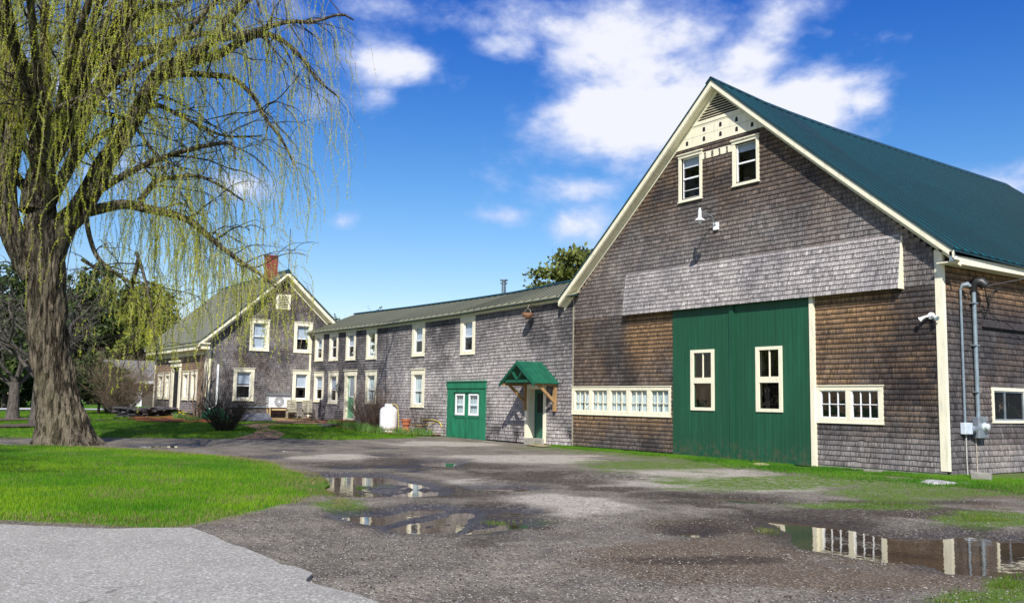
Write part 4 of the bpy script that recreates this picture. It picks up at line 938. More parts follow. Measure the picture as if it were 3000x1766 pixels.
# fascia under the eave
b = MB(); xs = np.linspace(XG+.01, BL-.1, 26)
for a, c_ in zip(xs[:-1], xs[1:]): b.poly(FRONT, [(a, ee(a)), (c_, ee(c_)), (c_, ee(c_)+.17), (a, ee(a)+.17)], .0, .06)
b.build('fascia', m_cream, ell)
rW = lambda x: np.interp(x, [-54, -46, -40, -36, -31.5, -26], [7.10, 6.98, 6.93, 6.93, 7.06, 7.15])
# roof: runs along x, ridge at YF+3, sheets with standing seams
b = MB(); bs = MB(); n = 48; xs = np.linspace(-53.5, -27.4, n+1); yr = YF+3.0; ye = YF-.30
def ez(x): return ee(x)+.20
for a, c_ in zip(xs[:-1], xs[1:]):
    for (yA, yB) in ((ye, yr),):
        b.hexa([(a, ye, ez(a)-.06), (c_, ye, ez(c_)-.06), (c_, yr, rW(c_)-.06), (a, yr, rW(a)-.06), (a, ye, ez(a)), (c_, ye, ez(c_)), (c_, yr, rW(c_)), (a, yr, rW(a))])
        b.hexa([(a, yr, rW(a)-.06), (c_, yr, rW(c_)-.06), (c_, yr+3.3, ez(c_)-.16), (a, yr+3.3, ez(a)-.16), (a, yr, rW(a)), (c_, yr, rW(c_)), (c_, yr+3.3, ez(c_)-.1), (a, yr+3.3, ez(a)-.1)])
roofW = b.build('roof', m_roofW, ell)
for x in xs[1:-1]:
    bs.hexa([(x-.022, ye-.01, ez(x)-.03), (x+.022, ye-.01, ez(x)-.03), (x+.022, yr, rW(x)-.01), (x-.022, yr, rW(x)-.01), (x-.018, ye-.01, ez(x)+.03), (x+.018, ye-.01, ez(x)+.03), (x+.018, yr, rW(x)+.03), (x-.018, yr, rW(x)+.03)])
bs.build('roof_seam', simple('dark_green_seam', (.02, .03, .02), .5), roofW)  # dark green of less faded seams, also painting their shadow lines
b = MB()
for a, c_ in zip(xs[:-1], xs[1:]):
    b.hexa([(a, yr-.16, rW(a)-.01), (c_, yr-.16, rW(c_)-.01), (c_, yr+.16, rW(c_)-.01), (a, yr+.16, rW(a)-.01), (a, yr-.1, rW(a)+.065), (c_, yr-.1, rW(c_)+.065), (c_, yr+.1, rW(c_)+.065), (a, yr+.1, rW(a)+.065)])
b.build('ridge_cap', m_cap, roofW)
b = MB()
for a, c_ in zip(xs[:-1], xs[1:]): b.hexa([(a, ye-.02, ez(a)-.09), (c_, ye-.02, ez(c_)-.09), (c_, YF-.05, ez(c_)-.09), (a, YF-.05, ez(a)-.09), (a, ye-.02, ez(a)-.065), (c_, ye-.02, ez(c_)-.065), (c_, YF-.05, ez(c_)-.065), (a, YF-.05, ez(a)-.065)])
b.build('eave_soffit', m_cap, roofW)
b = MB(); P_ = (-37.1, YF+3.1); b.lathe((P_[0], P_[1], 6.85), [(.15, 0), (.15, .08), (.11, .1), (.11, .62), (.17, .63), (.17, .68), (.10, .70), (.10, .76), (.20, .78), (.20, .83), (.0, .86)], 16)
m_steel = simple('stainless_pipe', (.45, .5, .55), .25, metal=.9); b.build('stove_pipe', m_steel, roofW, smooth=True)
b = MB(); b.box(FRONT, -43.24, -43.19, .35, 5.5, 0, .032); b.build('seam_board', m_darkwood, ell)
# mint back door with wide cream casing
b = MB(); F = FRONT; b.box(F, -48.16, -47.88, .62, 3.05, -.1, .04); b.box(F, -46.90, -46.68, .62, 3.05, -.1, .04); b.box(F, -48.2, -46.62, 3.05, 3.33, -.1, .05); b.box(F, -48.26, -46.56, 3.33, 3.37, -.02, .10); b.box(F, -47.88, -46.9, .55, .72, -.1, .06)
dr = b.build('door', m_cream, ell); dr['label'] = 'mint green door with a tall pane in a cream frame'
b = MB(); b.box(F, -47.88, -46.9, .72, 3.05, -.12, -.08); b.build('door_leaf', m_mint, dr)
b = MB(); b.box(F, -47.72, -46.98, 1.85, 1.92, -.08, -.05); b.box(F, -47.72, -46.98, 2.9, 2.96, -.08, -.05); b.box(F, -47.72, -47.66, 1.92, 2.9, -.08, -.05); b.box(F, -47.04, -46.98, 1.92, 2.9, -.08, -.05); b.build('door_pane_frame', m_white, dr)
g = MB(); g.box(F, -47.66, -47.04, 1.92, 2.9, -.079, -.07); g.build('door_pane', simple('frosted_pane', (.32, .38, .42), .15), dr)
b = MB(); b.lathe((-47.8, YF+.06, 1.62), [(.0, -.03), (.035, -.02), (.035, .03), (.0, .05)], 10, 'Y'); b.build('door_handle', m_steel, dr, smooth=True)
# green double doors
b = MB(); b.box(F, -36.96, -36.42, .10, 2.33, -.1, .05); b.box(F, -34.28, -33.74, .10, 2.33, -.1, .05); b.box(F, -36.96, -33.72, 2.33, 2.62, -.1, .09); b.box(F, -37.0, -33.68, 2.62, 2.66, -.02, .13); b.box(F, -36.42, -34.28, 2.15, 2.33, -.1, .05)
gd = b.build('double_door', m_green2, ell); gd['label'] = 'low bright green double doors with two curtained windows'
for (a, c_, wa, wb) in ((-36.42, -35.37, -36.30, -35.53), (-35.33, -34.28, -35.17, -34.36)):
    b = MB(); core(b, F, a, c_, .12, 2.15, [(wa+.06, wb-.06, 1.18, 2.04)], -.06, -.005)
    b.box(F, a, c_, 1.02, 1.09, -.005, .022); b.box(F, a, a+.09, .12, 1.02, -.005, .012); b.box(F, c_-.09, c_, .12, 1.02, -.005, .012); b.box(F, a, c_, .12, .24, -.006, .02)
    for k in range(1, 7): uu = a+.09+(c_-a-.18)*k/7; b.box(F, uu-.005, uu+.005, .24, 1.02, -.006, -.001)
    lf = b.build('door_leaf', m_green2, gd)
    b = MB(); z0, z1 = 1.13, 2.08; b.box(F, wa, wa+.09, z0, z1, -.03, .02); b.box(F, wb-.09, wb, z0, z1, -.03, .02); b.box(F, wa+.09, wb-.09, z0, z0+.1, -.03, .02); b.box(F, wa+.09, wb-.09, z1-.07, z1, -.03, .02); b.box(F, wa+.09, wb-.09, 1.58, 1.63, -.03, .01)
    b.build('window_frame', m_white, lf)
    g = MB(); g.add([F(wa+.08, z0+.08, -.02), F(wb-.08, z0+.08, -.02), F(wb-.08, z1-.05, -.02), F(wa+.08, z1-.05, -.02)], [(0, 1, 2, 3)]); g.build('window_pane', m_glass, lf)
    cmb = MB(); v_ = []; N = 20
    for i in range(N+1): q_ = i/N; v_ += [F(wa+.05+(wb-wa-.1)*q_, z0, -.09-.014*sin(q_*22)), F(wa+.05+(wb-wa-.1)*q_, z1, -.09-.014*sin(q_*22))]
    cmb.add(v_, [(2*i, 2*i+2, 2*i+3, 2*i+1) for i in range(N)]); cmb.build('curtain', m_curtain, lf)
    for zz in (.2, 1.06, 2.08):
        b = MB(); xx = a+.04 if a < -36 else c_-.04; b.box(F, xx-.05, xx+.05, zz-.015, zz+.015, .02, .035); b.build('hinge', m_black, lf)
b = MB(); b.tube([F(-35.38, 1.0, .03), F(-35.33, .95, .05), F(-35.30, .85, .03)], .012, 6); b.build('latch', m_black, gd)
# entry door
b = MB(); b.box(F, -30.84, -30.64, .16, 2.28, -.32, .05); b.box(F, -29.60, -29.42, .16, 2.28, -.32, .05); b.box(F, -30.84, -29.42, 2.28, 2.48, -.32, .055)
ed = b.build('entry_door', m_cream, ell); ed['label'] = 'dark green entry door recessed in a cream frame'
b = MB(); b.box(F, -30.64, -29.60, .33, 2.28, -.36, -.31)
for k in range(2): b.box(F, -30.5+k*.45, -30.5+k*.45+.34, .45, 1.1, -.312, -.30)
m_dgreen = simple('dark_green_paint', (.012, .12, .075), .4, var=.15); lf = b.build('door_leaf', m_dgreen, ed)
g = MB(); g.box(F, -30.45, -29.8, 1.35, 2.12, -.309, -.305); g.build('door_pane', simple('black_glass', (.01, .012, .014), .08), ed)
b = MB()
for k in range(1, 3): uu = -30.45+.65*k/3; b.box(F, uu-.01, uu+.01, 1.35, 2.12, -.305, -.295)
b.build('pane_muntin', m_dgreen, ed)
b = MB(); b.box(F, -30.72, -29.50, .02, .33, -.31, .16); b.build('door_step', m_conc, ed, bevel=.01)
# canopy: gabled porch roof on braces
cc, zt, ze, hw, pr = -29.78, 3.36, 2.53, 1.16, 1.22
b = MB()
for s_ in (-1, 1):
    b.hexa([F(cc, zt-.05, .0), F(cc, zt-.05, pr), F(cc+s_*hw, ze-.05, pr), F(cc+s_*hw, ze-.05, .0), F(cc, zt, .0), F(cc, zt, pr), F(cc+s_*hw, ze, pr), F(cc+s_*hw, ze, .0)])
    for k in range(6): 
        o_k = pr*k/5; b.hexa([F(cc, zt, o_k-.015), F(cc, zt, o_k+.015), F(cc+s_*hw, ze, o_k+.015), F(cc+s_*hw, ze, o_k-.015), F(cc, zt+.02, o_k-.01), F(cc, zt+.02, o_k+.01), F(cc+s_*hw, ze+.02, o_k+.01), F(cc+s_*hw, ze+.02, o_k-.01)])
cn = b.build('door_canopy', m_cgreen, ell); cn['label'] = 'small green gabled roof over the entry door'
b = MB()
for s_ in (-1, 1):
    b.poly(F, [(cc, zt-.03), (cc+s_*(hw+.0), ze-.03), (cc+s_*hw, ze-.17), (cc, zt-.17)], pr, pr+.04); b.poly(F, [(cc, zt-.07), (cc+s_*(hw), ze-.07), (cc+s_*hw, ze-.12), (cc, zt-.12)], pr+.04, pr+.06)
b.box(F, cc-.80, cc+.80, 2.52, 2.63, pr-.06, pr-.005)
b.bar(F(cc-.02, 2.62, pr-.03), F(cc-.36, 2.98, pr-.03), .05, .09, up=(0, 1, 0)); b.bar(F(cc+.02, 2.62, pr-.03), F(cc+.36, 2.98, pr-.03), .05, .09, up=(0, 1, 0))
b.build('canopy_truss', m_cgreen, cn)
for s_ in (-1, 1):
    b = MB(); b.box(F, cc+s_*.98-.06, cc+s_*.98+.06, 1.42, 2.60, .025, .14)
    b.box(F, cc+s_*.98-.055, cc+s_*.98+.055, 2.40, 2.51, .14, pr-.02)
    b.bar(F(cc+s_*.98, 1.78, .10), F(cc+s_*.98, 2.42, pr-.35), .085, .11); b.build('canopy_brace', m_wood, cn)
b = MB(); b.lathe(F(cc-.05, 2.36, .2), [(.0, 0), (.05, .02), (.05, .10), (.0, .14)], 10); b.build('porch_bulb', m_white, cn, smooth=True)

# ------------------------------------------------------------------ FARMHOUSE
house = empty('farmhouse', (-58, 19, .6), 'old grey shingled farmhouse with brick chimney behind the willow', 'house')
HC, HA, HEl, HEr, HEZ = 20.45, 9.32, 15.45, 25.45, 4.85   # ridge y, ridge z, eave ys, eave z
HS = (HA-HEZ)/(HC-HEl)
def hz(y): return HA-HS*abs(y-HC)
def house_int(zm, zt):
    hw = (HA-.12-zt)/HS; l, r_ = max(YH+.03, HC-hw), min(24.9, HC+hw)
    return [(l, r_)] if r_ > l else []
def tone_house(u, z, R):
    n = len(u); st = np.clip(.35+.5*patchn(u, z, 91, .6, .4, .65)*(.5+.5*sm(1.5, 3.5, z)) + .5*(R.rand(n)-.5), 0, .95); ct = lerp(LG*.8, DK*1.3, st); cb = lerp(LG*1.05, MG*.95, st)
    w_ = .35*sm(6.2, 8, z)*R.rand(n)+.25*patchn(u, z, 95, .9, .5, .65)*R.rand(n); return lerp(ct, TAN*.6, w_), lerp(cb, BRN, w_)
hwins = [(18.44, 19.62, 4.50, 6.30), (21.14, 22.30, 4.50, 6.30), (17.60, 18.82, 1.58, 3.42), (21.17, 22.28, 1.60, 3.40)]
vent = (19.91, 20.83, 7.02, 7.92)
shingles('wall', house, GABLE, .45, 9.2, .125, house_int, tone_house, 7, holes=[(w_[0]+.05, w_[1]-.05, w_[2]+.03, w_[3]-.03) for w_ in hwins] + [(vent[0]+.05, vent[1]-.05, vent[2], vent[3])])
def tone_hf(u, z, R):
    n = len(u); w_ = np.clip(sm(1.7, 3.6, z)*.75*(.6+.6*R.rand(n)), 0, .9); st = np.clip(.25+.6*(R.rand(n)-.3), 0, 1)
    return lerp(lerp(LG, MG, st), TAN*.95, w_), lerp(lerp(LG*1.1, MG, st), BRN*1.3, w_)
hfw = [(-63.30, -62.0, 1.58, 3.22), (-61.55, -60.45, 1.58, 3.22), (-57.55, -56.35, 1.56, 3.24), (-55.85, -54.65, 1.56, 3.24)]
hd_ = (-60.05, -58.0)
shingles('wall', house, HFRONT, .80, 4.4, .13, lambda a, b_: [(-64.1, XG-.25)], tone_hf, 8, holes=[(w_[0]+.05, w_[1]-.05, w_[2]+.03, w_[3]-.03) for w_ in hfw] + [(hd_[0]+.05, hd_[1]-.05, 0, 3.9)])
b = MB(); core(b, GABLE, YH+.02, 24.9, .3, 4.8, [(w_[0]+.2, w_[1]-.2, w_[2]+.12, w_[3]-.15) for w_ in hwins], -.12, -.004)
zz = 4.8
while zz < 9.1:
    hw = (HA-.12-zz-.1)/HS
    if hw > .03: core(b, GABLE, max(YH+.02, HC-hw), min(24.9, HC+hw), zz, zz+.1, [(w_[0]+.2, w_[1]-.2, w_[2]+.12, w_[3]-.15) for w_ in hwins], -.12, -.004)
    zz += .1
core(b, HFRONT, -64.1, XG-.125, .3, 4.6, [(w_[0]+.2, w_[1]-.2, w_[2]+.12, w_[3]-.15) for w_ in hfw], -.12, -.004)
b.box(Fr((-64.1, 0, 0), (0, 1, 0), (-1, 0, 0)), YH+.13, 24.9, .3, 4.7, 0, .1); b.poly(Fr((-64.1, 0, 0), (0, 1, 0), (-1, 0, 0)), [(YH+.1, 4.7), (24.9, 4.7), (HC, 9.1)], 0, .1); b.box(Fr((0, 24.9, 0), (1, 0, 0), (0, 1, 0)), -64.1, XG, .3, 4.7, -.1, 0)
b.build('wall_sheathing', m_dark, house)
for i, w_ in enumerate(hwins): window(house, GABLE, *w_, trim=.20, head=.20, fill='shade', fillfrac=[1, .55, .45, .5][i], out=.045, split=.48)
for w_ in hfw: window(house, HFRONT, *w_, trim=.22, head=.2, fill='shade', fillfrac=.5, out=.05, split=.47, deep=.08)
# front door: tall cream portal
b = MB(); F = HFRONT; b.box(F, hd_[0], hd_[0]+.42, .85, 3.75, -.25, .08); b.box(F, hd_[1]-.35, hd_[1], .85, 3.75, -.25, .08); b.box(F, hd_[0]-.05, hd_[1]+.05, 3.55, 3.85, -.2, .12); b.box(F, hd_[0]-.15, hd_[1]+.15, 3.85, 3.95, -.1, .22); b.box(F, hd_[0]+.42, hd_[1]-.35, 3.0, 3.55, -.22, -.1)
fd = b.build('door', m_cream, house); fd['label'] = 'pale mint front door in a tall cream portal'
b = MB(); b.box(F, hd_[0]+.42, hd_[1]-.35, .95, 3.0, -.22, -.17); b.build('door_leaf', simple('pale_mint_paint', (.42, .62, .45), .6), fd)
b = MB(); b.box(F, hd_[0]+.3, hd_[1]-.3, .78, .95, -.2, .25); b.build('door_sill', simple('dark_green_sill', (.04, .12, .09), .6), fd)
# vent
b = MB(); F = GABLE; v0, v1, c0, c1 = vent; b.box(F, v0, v0+.16, c0, c1-.13, 0, .045); b.box(F, v1-.16, v1, c0, c1-.13, 0, .045); b.box(F, v0-.02, v1+.02, c1-.13, c1, 0, .055); b.box(F, v0+.16, v1-.16, c0, c0+.06, 0, .045)
for k in range(7): b.box(F, v0+.16, v1-.16, c0+.09+k*.1, c0+.13+k*.1, .01, .04)
vv = b.build('gable_vent', m_cream, house); b = MB(); b.box(F, v0+.1, v1-.1, c0, c1-.1, .0, .008); b.build('vent_opening', m_dark, vv)
# corner boards, water table
b = MB(); b.box(GABLE, YH-.0, YH+.22, .55, 4.62, -.0, .05); b.box(HFRONT, XG-.25, XG+.05, .55, 4.62, .0, .05); b.build('corner_board', m_cream, house)
b = MB(); b.box(HFRONT, -64.25, -64.05, .7, 4.5, .0, .05); b.build('corner_board', m_cream, house)
b = MB(); b.box(GABLE, 22.17, 22.29, .65, 5.55, .0, .03); b.build('corner_board', m_cream, house)
b = MB(); b.box(GABLE, 17.3, 20.6, 1.18, 1.26, .02, .10); b.build('water_table', m_galv, house)
b = MB(); b.box(GABLE, YH, YF, .2, .52, -.1, -.01); b.box(HFRONT, -64.1, XG, .2, .86, -.1, -.01); b.build('foundation', m_conc, house)
# cornice on the front and its return
b = MB(); b.box(HFRONT, -64.9, XG+.5, 4.42, 4.70, .02, .50); b.box(HFRONT, -64.95, XG+.62, 4.70, 4.78, .02, .60); b.box(HFRONT, -64.1, XG+.03, 4.15, 4.42, .0, .06); b.build('cornice', m_cream, house)
# roof
h0, h1 = -64.95, XG+.50
def Hdeck():
    b = MB()
    for s_ in (-1, 1):
        ye_ = HC+s_*5.05; ze_ = HEZ
        b.hexa([(h0, HC, HA-.08), (h1, HC, HA-.08), (h1, ye_, ze_-.08), (h0, ye_, ze_-.08), (h0, HC, HA), (h1, HC, HA), (h1, ye_, ze_), (h0, ye_, ze_)])
    return b.build('roof', m_roofH, house)
roofH = Hdeck(); b = MB(); n = 40
for i in range(n+1):
    x = h0+.02+(h1-h0-.04)*i/n
    for s_ in (-1, 1):
        ye_ = HC+s_*5.06; b.hexa([(x-.025, HC, HA-.01), (x+.025, HC, HA-.01), (x+.025, ye_, HEZ-.02), (x-.025, ye_, HEZ-.02), (x-.01, HC, HA+.035), (x+.01, HC, HA+.035), (x+.01, ye_, HEZ+.03), (x-.01, ye_, HEZ+.03)])
b.build('roof_rib', m_roofH, roofH)
b = MB(); b.hexa([(h0, HC-.2, HA-.16), (h1+.02, HC-.2, HA-.16), (h1+.02, HC+.2, HA-.16), (h0, HC+.2, HA-.16), (h0, HC-.05, HA+.07), (h1+.02, HC-.05, HA+.07), (h1+.02, HC+.05, HA+.07), (h0, HC+.05, HA+.07)]); b.build('ridge_cap', m_cap, roofH)
rake(house, GABLE, HC, HC, HA, HC-5.05, HEZ, .48, .22, m_cream, sw=.22); rake(house, GABLE, HC, HC, HA, HC+5.05, HEZ, .48, .22, m_cream, sw=.22)
b = MB(); b.cube((XG-1.15, 19.95, 9.55), .55, .66, 1.6); b.cube((XG-1.15, 19.95, 10.32), .60, .71, .07); b.build('chimney', m_brick, roofH)
# downspout on the gable wall
b = MB(); b.box(GABLE, 16.62, 16.72, 1.45, 3.6, .03, .10); b.tube([GABLE(16.67, 1.47, .07), GABLE(16.62, 1.25, .12), GABLE(16.3, 1.1, .2), GABLE(16.1, .8, .25)], .04, 8); b.build('downspout', m_white, house)
# tv antenna on the ridge
an = empty('tv_antenna', (XG+.1, 20.6, 9.3), 'rooftop television antenna with thin silver rods beside the chimney', 'antenna')
b = MB(); b.tube([(XG+.1, 20.6, 9.3), (XG+.1, 20.6, 11.9)], .022, 6); b.build('mast', m_black, an)
b = MB(); b.tube([(XG-.2, 19.7, 10.95), (XG+.3, 21.7, 10.35)], .02, 6)
for k in range(9): q_ = k/8; cx_, cy_, cz_ = XG-.2+.5*q_, 19.7+2*q_, 10.95-.6*q_; L = .55-.35*q_; b.tube([(cx_-L*.7, cy_+L*.5, cz_-.1), (cx_+L*.7, cy_-L*.5, cz_+.1)], .009, 4)
b.tube([(XG+.1, 20.3, 11.1), (XG+.1, 20.0, 11.35)], .02, 5); b.build('element', m_galv, an)

# ------------------------------------------------------------------ fixtures on the walls
def gz(x, y): return float(base(x, y))
L0 = FRONT(-20.45, 7.50)
gl_ = empty('gooseneck_lamp', tuple(L0), 'white enamel barn lamp on a bent arm high above the doors', 'lamp')
b = MB(); b.box(FRONT, -20.53, -20.33, 7.38, 7.62, .02, .09); b.build('wall_box', m_white, gl_)
b = MB(); pts = [FRONT(-20.43, 7.52, .08), FRONT(-20.43, 7.62, .16), FRONT(-20.43, 7.80, .26), FRONT(-20.43, 7.86, .42), FRONT(-20.43, 7.84, .60), FRONT(-20.43, 7.83, .70)]; b.tube(pts, .02, 8); b.build('arm', m_galv, gl_, smooth=True)
b = MB(); c_ = FRONT(-20.43, 7.58, .80); b.lathe(c_, [(.17, 0), (.175, .012), (.13, .06), (.085, .09), (.06, .11), (.055, .34), (.04, .36), (.035, .42), (.0, .43)], 24); b.build('lamp_shade', simple('enamel', (.7, .72, .72), .3), gl_, smooth=True)
b = MB(); b.lathe((c_[0], c_[1], c_[2]-.10), [(.0, 0), (.05, .03), (.05, .09), (.03, .14)], 12); b.build('bulb', m_white, gl_, smooth=True)
fl = empty('flood_light', tuple(FRONT(-13.18, 4.12)), 'white twin-head flood light by the barn corner board', 'light')
b = MB(); b.lathe(FRONT(-13.18, 4.12, .02), [(.09, 0), (.09, .05), (.0, .09)], 14, 'Y'); b.build('mount', m_white, fl, smooth=True)
for s_ in (-1, 1):
    b = MB(); p0 = FRONT(-13.18+s_*.04, 4.12, .08); p1 = FRONT(-13.18+s_*.14, 4.09, .14); p2 = FRONT(-13.18+s_*.26, 4.01, .19); b.tube([p0, p1], .03, 8); p2 = p1+(p2-p1)*.8; b.tube([p1, p1+(p2-p1)*.5, p2], [.035, .042, .07], 12); b.build('lamp_head', m_white, fl, smooth=True)
    b = MB(); b.tube([p2+(p2-p1)*.02, p2+(p2-p1)*.12], [.065, .04], 12); b.build('lens', m_glass, fl)
# basket under the eave
bk = empty('wicker_basket', tuple(FRONT(-30.35, 5.3)), 'small copper-brown wicker basket hung under the eave', 'basket')
b = MB(); c_ = FRONT(-30.28, 5.12, .38); b.lathe(c_, [(.06, 0), (.16, .05), (.22, .13), (.25, .22), (.23, .21), (.14, .07), (.0, .04)], 18); b.build('bowl', simple('wicker', (.46, .23, .13), .8, var=.4, scale=40, bmp=.01), bk)
b = MB(); b.tube([c_+np.array([.22*cos(a), 0, .2+.20*sin(a)]) for a in np.linspace(0, pi, 9)], .012, 5); b.tube([c_+np.array([0, 0, .40]), c_+np.array([0, .06, .56]), FRONT(-30.28, 5.66, .06)], .012, 5); b.build('handle', m_greywood, bk)
# lantern by back door
ln = empty('wall_lantern', tuple(FRONT(-48.55, 2.4)), 'black wrought lantern beside the mint back door', 'lantern')
b = MB(); c_ = FRONT(-48.60, 2.12, .22); b.lathe(c_, [(.06, 0), (.09, .03), (.09, .04)], 6); 
for k in range(6): a = k*pi/3; b.tube([c_+np.array([.085*cos(a), .085*sin(a), .03]), c_+np.array([.13*cos(a), .13*sin(a), .34])], .008, 4)
b.lathe(c_, [(.16, .34), (.13, .38), (.05, .50), (.02, .55), (.0, .62)], 6); b.tube([c_+np.array([0, 0, .5]), FRONT(-48.60, 2.78, .12), FRONT(-48.6, 2.6, .02)], .012, 5); b.build('frame', m_black, ln)
b = MB(); b.lathe(c_, [(.075, .04), (.115, .33)], 6); b.build('glass', m_glass, ln)
# electric gear on the side wall
em = empty('electric_meter', tuple(SIDE(23.62, 1.3)), 'tall galvanised meter box with round dial on the side wall', 'meter')
b = MB(); b.box(SIDE, 23.42, 23.86, 1.04, 1.58, .03, .20); b.build('box', m_galv, em, bevel=.008)
b = MB(); b.lathe(SIDE(23.70, 1.33, .20), [(.11, 0), (.11, .02), (.09, .025), (.085, .11), (.06, .13), (.0, .13)], 20, 'X'); b.build('dial', simple('meter_glass', (.55, .6, .6), .15), em, smooth=True)
b = MB(); b.tube([SIDE(23.60, 1.55, .10), SIDE(23.60, 4.85, .10)], .055, 10); 
b.build('conduit', m_conduit, em, smooth=True)
b = MB(); b.tube([SIDE(23.6, 4.82, .10), SIDE(23.6, 4.95, .10), SIDE(23.62, 5.06, .16), SIDE(23.68, 5.06, .26), SIDE(23.74, 4.96, .34)], [.08, .10, .13, .14, .13], 12); b.build('weather_head', m_black, em, smooth=True)
b = MB()
for k in range(3): b.tube([SIDE(23.72, 4.95, .32), SIDE(23.85+.06*k, 4.65-.08*k, .30), SIDE(24.05, 4.45-.05*k, .22), SIDE(23.9+.1*k, 4.75, .34), SIDE(24.2, 4.95, .5)], .012, 5)
b.tube([SIDE(23.5, 4.88, .08), SIDE(23.2, 4.5, .06), SIDE(23.3, 4.25, .05), SIDE(23.62, 4.3, .06), SIDE(24.1, 4.4, .08)], .009, 5)
b.build('cables', m_black, em)
b = MB(); 
for z in (2.2, 3.4, 4.5): b.box(SIDE, 23.50, 23.70, z, z+.03, .02, .165)
b.build('clamp', m_galv, em)
b = MB(); b.tube([SIDE(23.52, 1.03, .06), SIDE(23.56, .6, .05), SIDE(23.58, .1, .04)], .012, 6); b.build('ground_wire', simple('bare_wire', (.55, .48, .4), .6), em)
jb = empty('junction_box', tuple(SIDE(23.08, 1.3)), 'small pale junction box with thin conduit next to the meter', 'box')
b = MB(); b.box(SIDE, 22.86, 23.22, 1.14, 1.43, .03, .16); b.build('box', simple('pale_grey_box', (.6, .68, .76), .4), jb, bevel=.008)
b = MB(); b.lathe(SIDE(23.26, 1.28, .14), [(.08, 0), (.08, .10), (.0, .12)], 14, 'X'); b.build('socket', m_galv, jb)
b = MB(); b.tube([SIDE(23.0, 1.43, .08), SIDE(23.0, 4.85, .08)], .032, 8); b.build('conduit', m_conduit, jb, smooth=True)
b = MB(); b.tube([SIDE(23.0, 4.83, .08), SIDE(23.02, 4.93, .12), SIDE(23.10, 4.96, .22), SIDE(23.15, 4.9, .26)], [.035, .06, .07, .05], 8); b.build('weather_head', m_galv, jb, smooth=True)
b = MB(); b.tube([SIDE(23.06, 1.14, .06), SIDE(23.08, .5, .05), SIDE(23.12, .05, .04)], .018, 6); b.build('drop_pipe', simple('pale_pipe', (.5, .48, .45), .6), jb)
b = MB(); P0 = SIDE(23.62, 4.92, .30); P1 = np.array([-6.0, 31.5, 7.8]); b.tube([P0+(P1-P0)*k/12+np.array([0, 0, -.25*sin(pi*k/12)]) for k in range(13)], .014, 5)
tag(b.build('service_cable', m_black), 'black overhead cable running off the barn weather head', 'cable')

# ------------------------------------------------------------------ yard objects
m_tank = simple('white_tank_paint', (.9, .9, .9), .35, var=.05)
TX, TY = -40.1, 20.9; tz = gz(TX, TY)
pt = empty('propane_tank', (TX, TY, tz), 'white upright propane tank in the flower bed by the wall', 'tank')
b = MB(); b.lathe((TX, TY, tz+.12), [(.30, 0), (.37, .04), (.41, .12), (.42, .2), (.42, .90), (.40, .99), (.34, 1.07), (.22, 1.13), (.0, 1.15)], 36); b.build('body', m_tank, pt, smooth=True)
b = MB(); b.lathe((TX, TY, tz+1.24), [(.20, 0), (.20, .15), (.215, .16), (.185, .16), (.18, 0)], 28); b.build('collar', m_tank, pt, smooth=True)
b = MB(); b.lathe((TX, TY, tz-.05), [(.34, 0), (.34, .20), (.31, .20), (.31, 0)], 28); b.build('foot_ring', m_tank, pt)
b = MB(); b.lathe((TX+.02, TY, tz+1.26), [(.05, 0), (.05, .09), (.02, .12)], 8); b.build('valve', m_black, pt)
m_yel = simple('yellow_gas_line', (.62, .48, .05), .5)
b = MB(); b.tube([(TX+.1, TY+.02, tz+1.33), (TX+.36, TY+.1, tz+1.40), (TX+.52, TY+.2, tz+1.25), (TX+.54, TY+.25, tz+.8), (TX+.5, TY+.3, tz+.1)], .018, 6); b.tube([(TX+.5, TY+.5, tz+.42), (TX+1.2, TY+1.2, tz+.40), (TX+2.1, YF-.06, tz+.55)], .015, 6); b.build('gas_line', m_yel, pt)
b = MB(); b.tube([FRONT(-39.2, .82, .05), FRONT(-38.3, .86, .04), FRONT(-37.7, .80, .05), FRONT(-37.45, .66, .06), FRONT(-37.38, .55, .06)], [.02, .02, .02, .022, .03], 6); tag(b.build('garden_hose', m_yel), 'short yellow hose end along the wall by the green doors', 'hose')
m_terra = simple('terracotta', (.40, .13, .055), .8, var=.2, scale=9)
PX, PY = -38.9, 21.2; pz = gz(PX, PY)
b = MB(); b.lathe((PX, PY, pz), [(.23, 0), (.24, .01), (.17, .33), (.16, .34), (.0, .34)], 20); tag(b.build('plant_pot', m_terra, smooth=True), 'terracotta pot standing upside down under another pot', 'pot', 'stacked terracotta pots')
b = MB(); b.lathe((PX, PY, pz+.342), [(.13, 0), (.205, .28), (.235, .28), (.235, .38), (.20, .38), (.19, .1), (.0, .08)], 20); tag(b.build('plant_pot', m_terra, smooth=True), 'terracotta pot set upright on top of the upturned pot', 'pot', 'stacked terracotta pots')
# heat pump on its stand
hp = empty('heat_pump', (-52.4, 20.2, 1.2), 'white outdoor heat pump with round fan grille on the gable wall', 'heat pump')
hx0, hx1, y0_, y1_ = -52.85, -52.35, 19.50, 20.84
b = MB(); b.cube(((hx0+hx1)/2, (y0_+y1_)/2, 1.56), hx1-hx0, y1_-y0_-.02, .72); b.build('casing', m_white, hp, bevel=.015)
b = MB(); b.hexa([(hx0-.1, y0_-.06, 1.97), (hx1+.12, y0_-.06, 1.93), (hx1+.12, y1_+.04, 1.93), (hx0-.1, y1_+.04, 1.97), (hx0-.1, y0_-.06, 2.01), (hx1+.12, y0_-.06, 1.96), (hx1+.12, y1_+.04, 1.96), (hx0-.1, y1_+.04, 2.01)]); b.build('lid', m_galv, hp)
fy, fz = 20.12, 1.55
b = MB(); b.lathe((hx1+.003, fy, fz), [(.30, 0), (.30, .003), (.0, .004)], 32, 'X'); b.build('fan_well', simple('fan_grey', (.16, .17, .18), .6), hp)
b = MB()
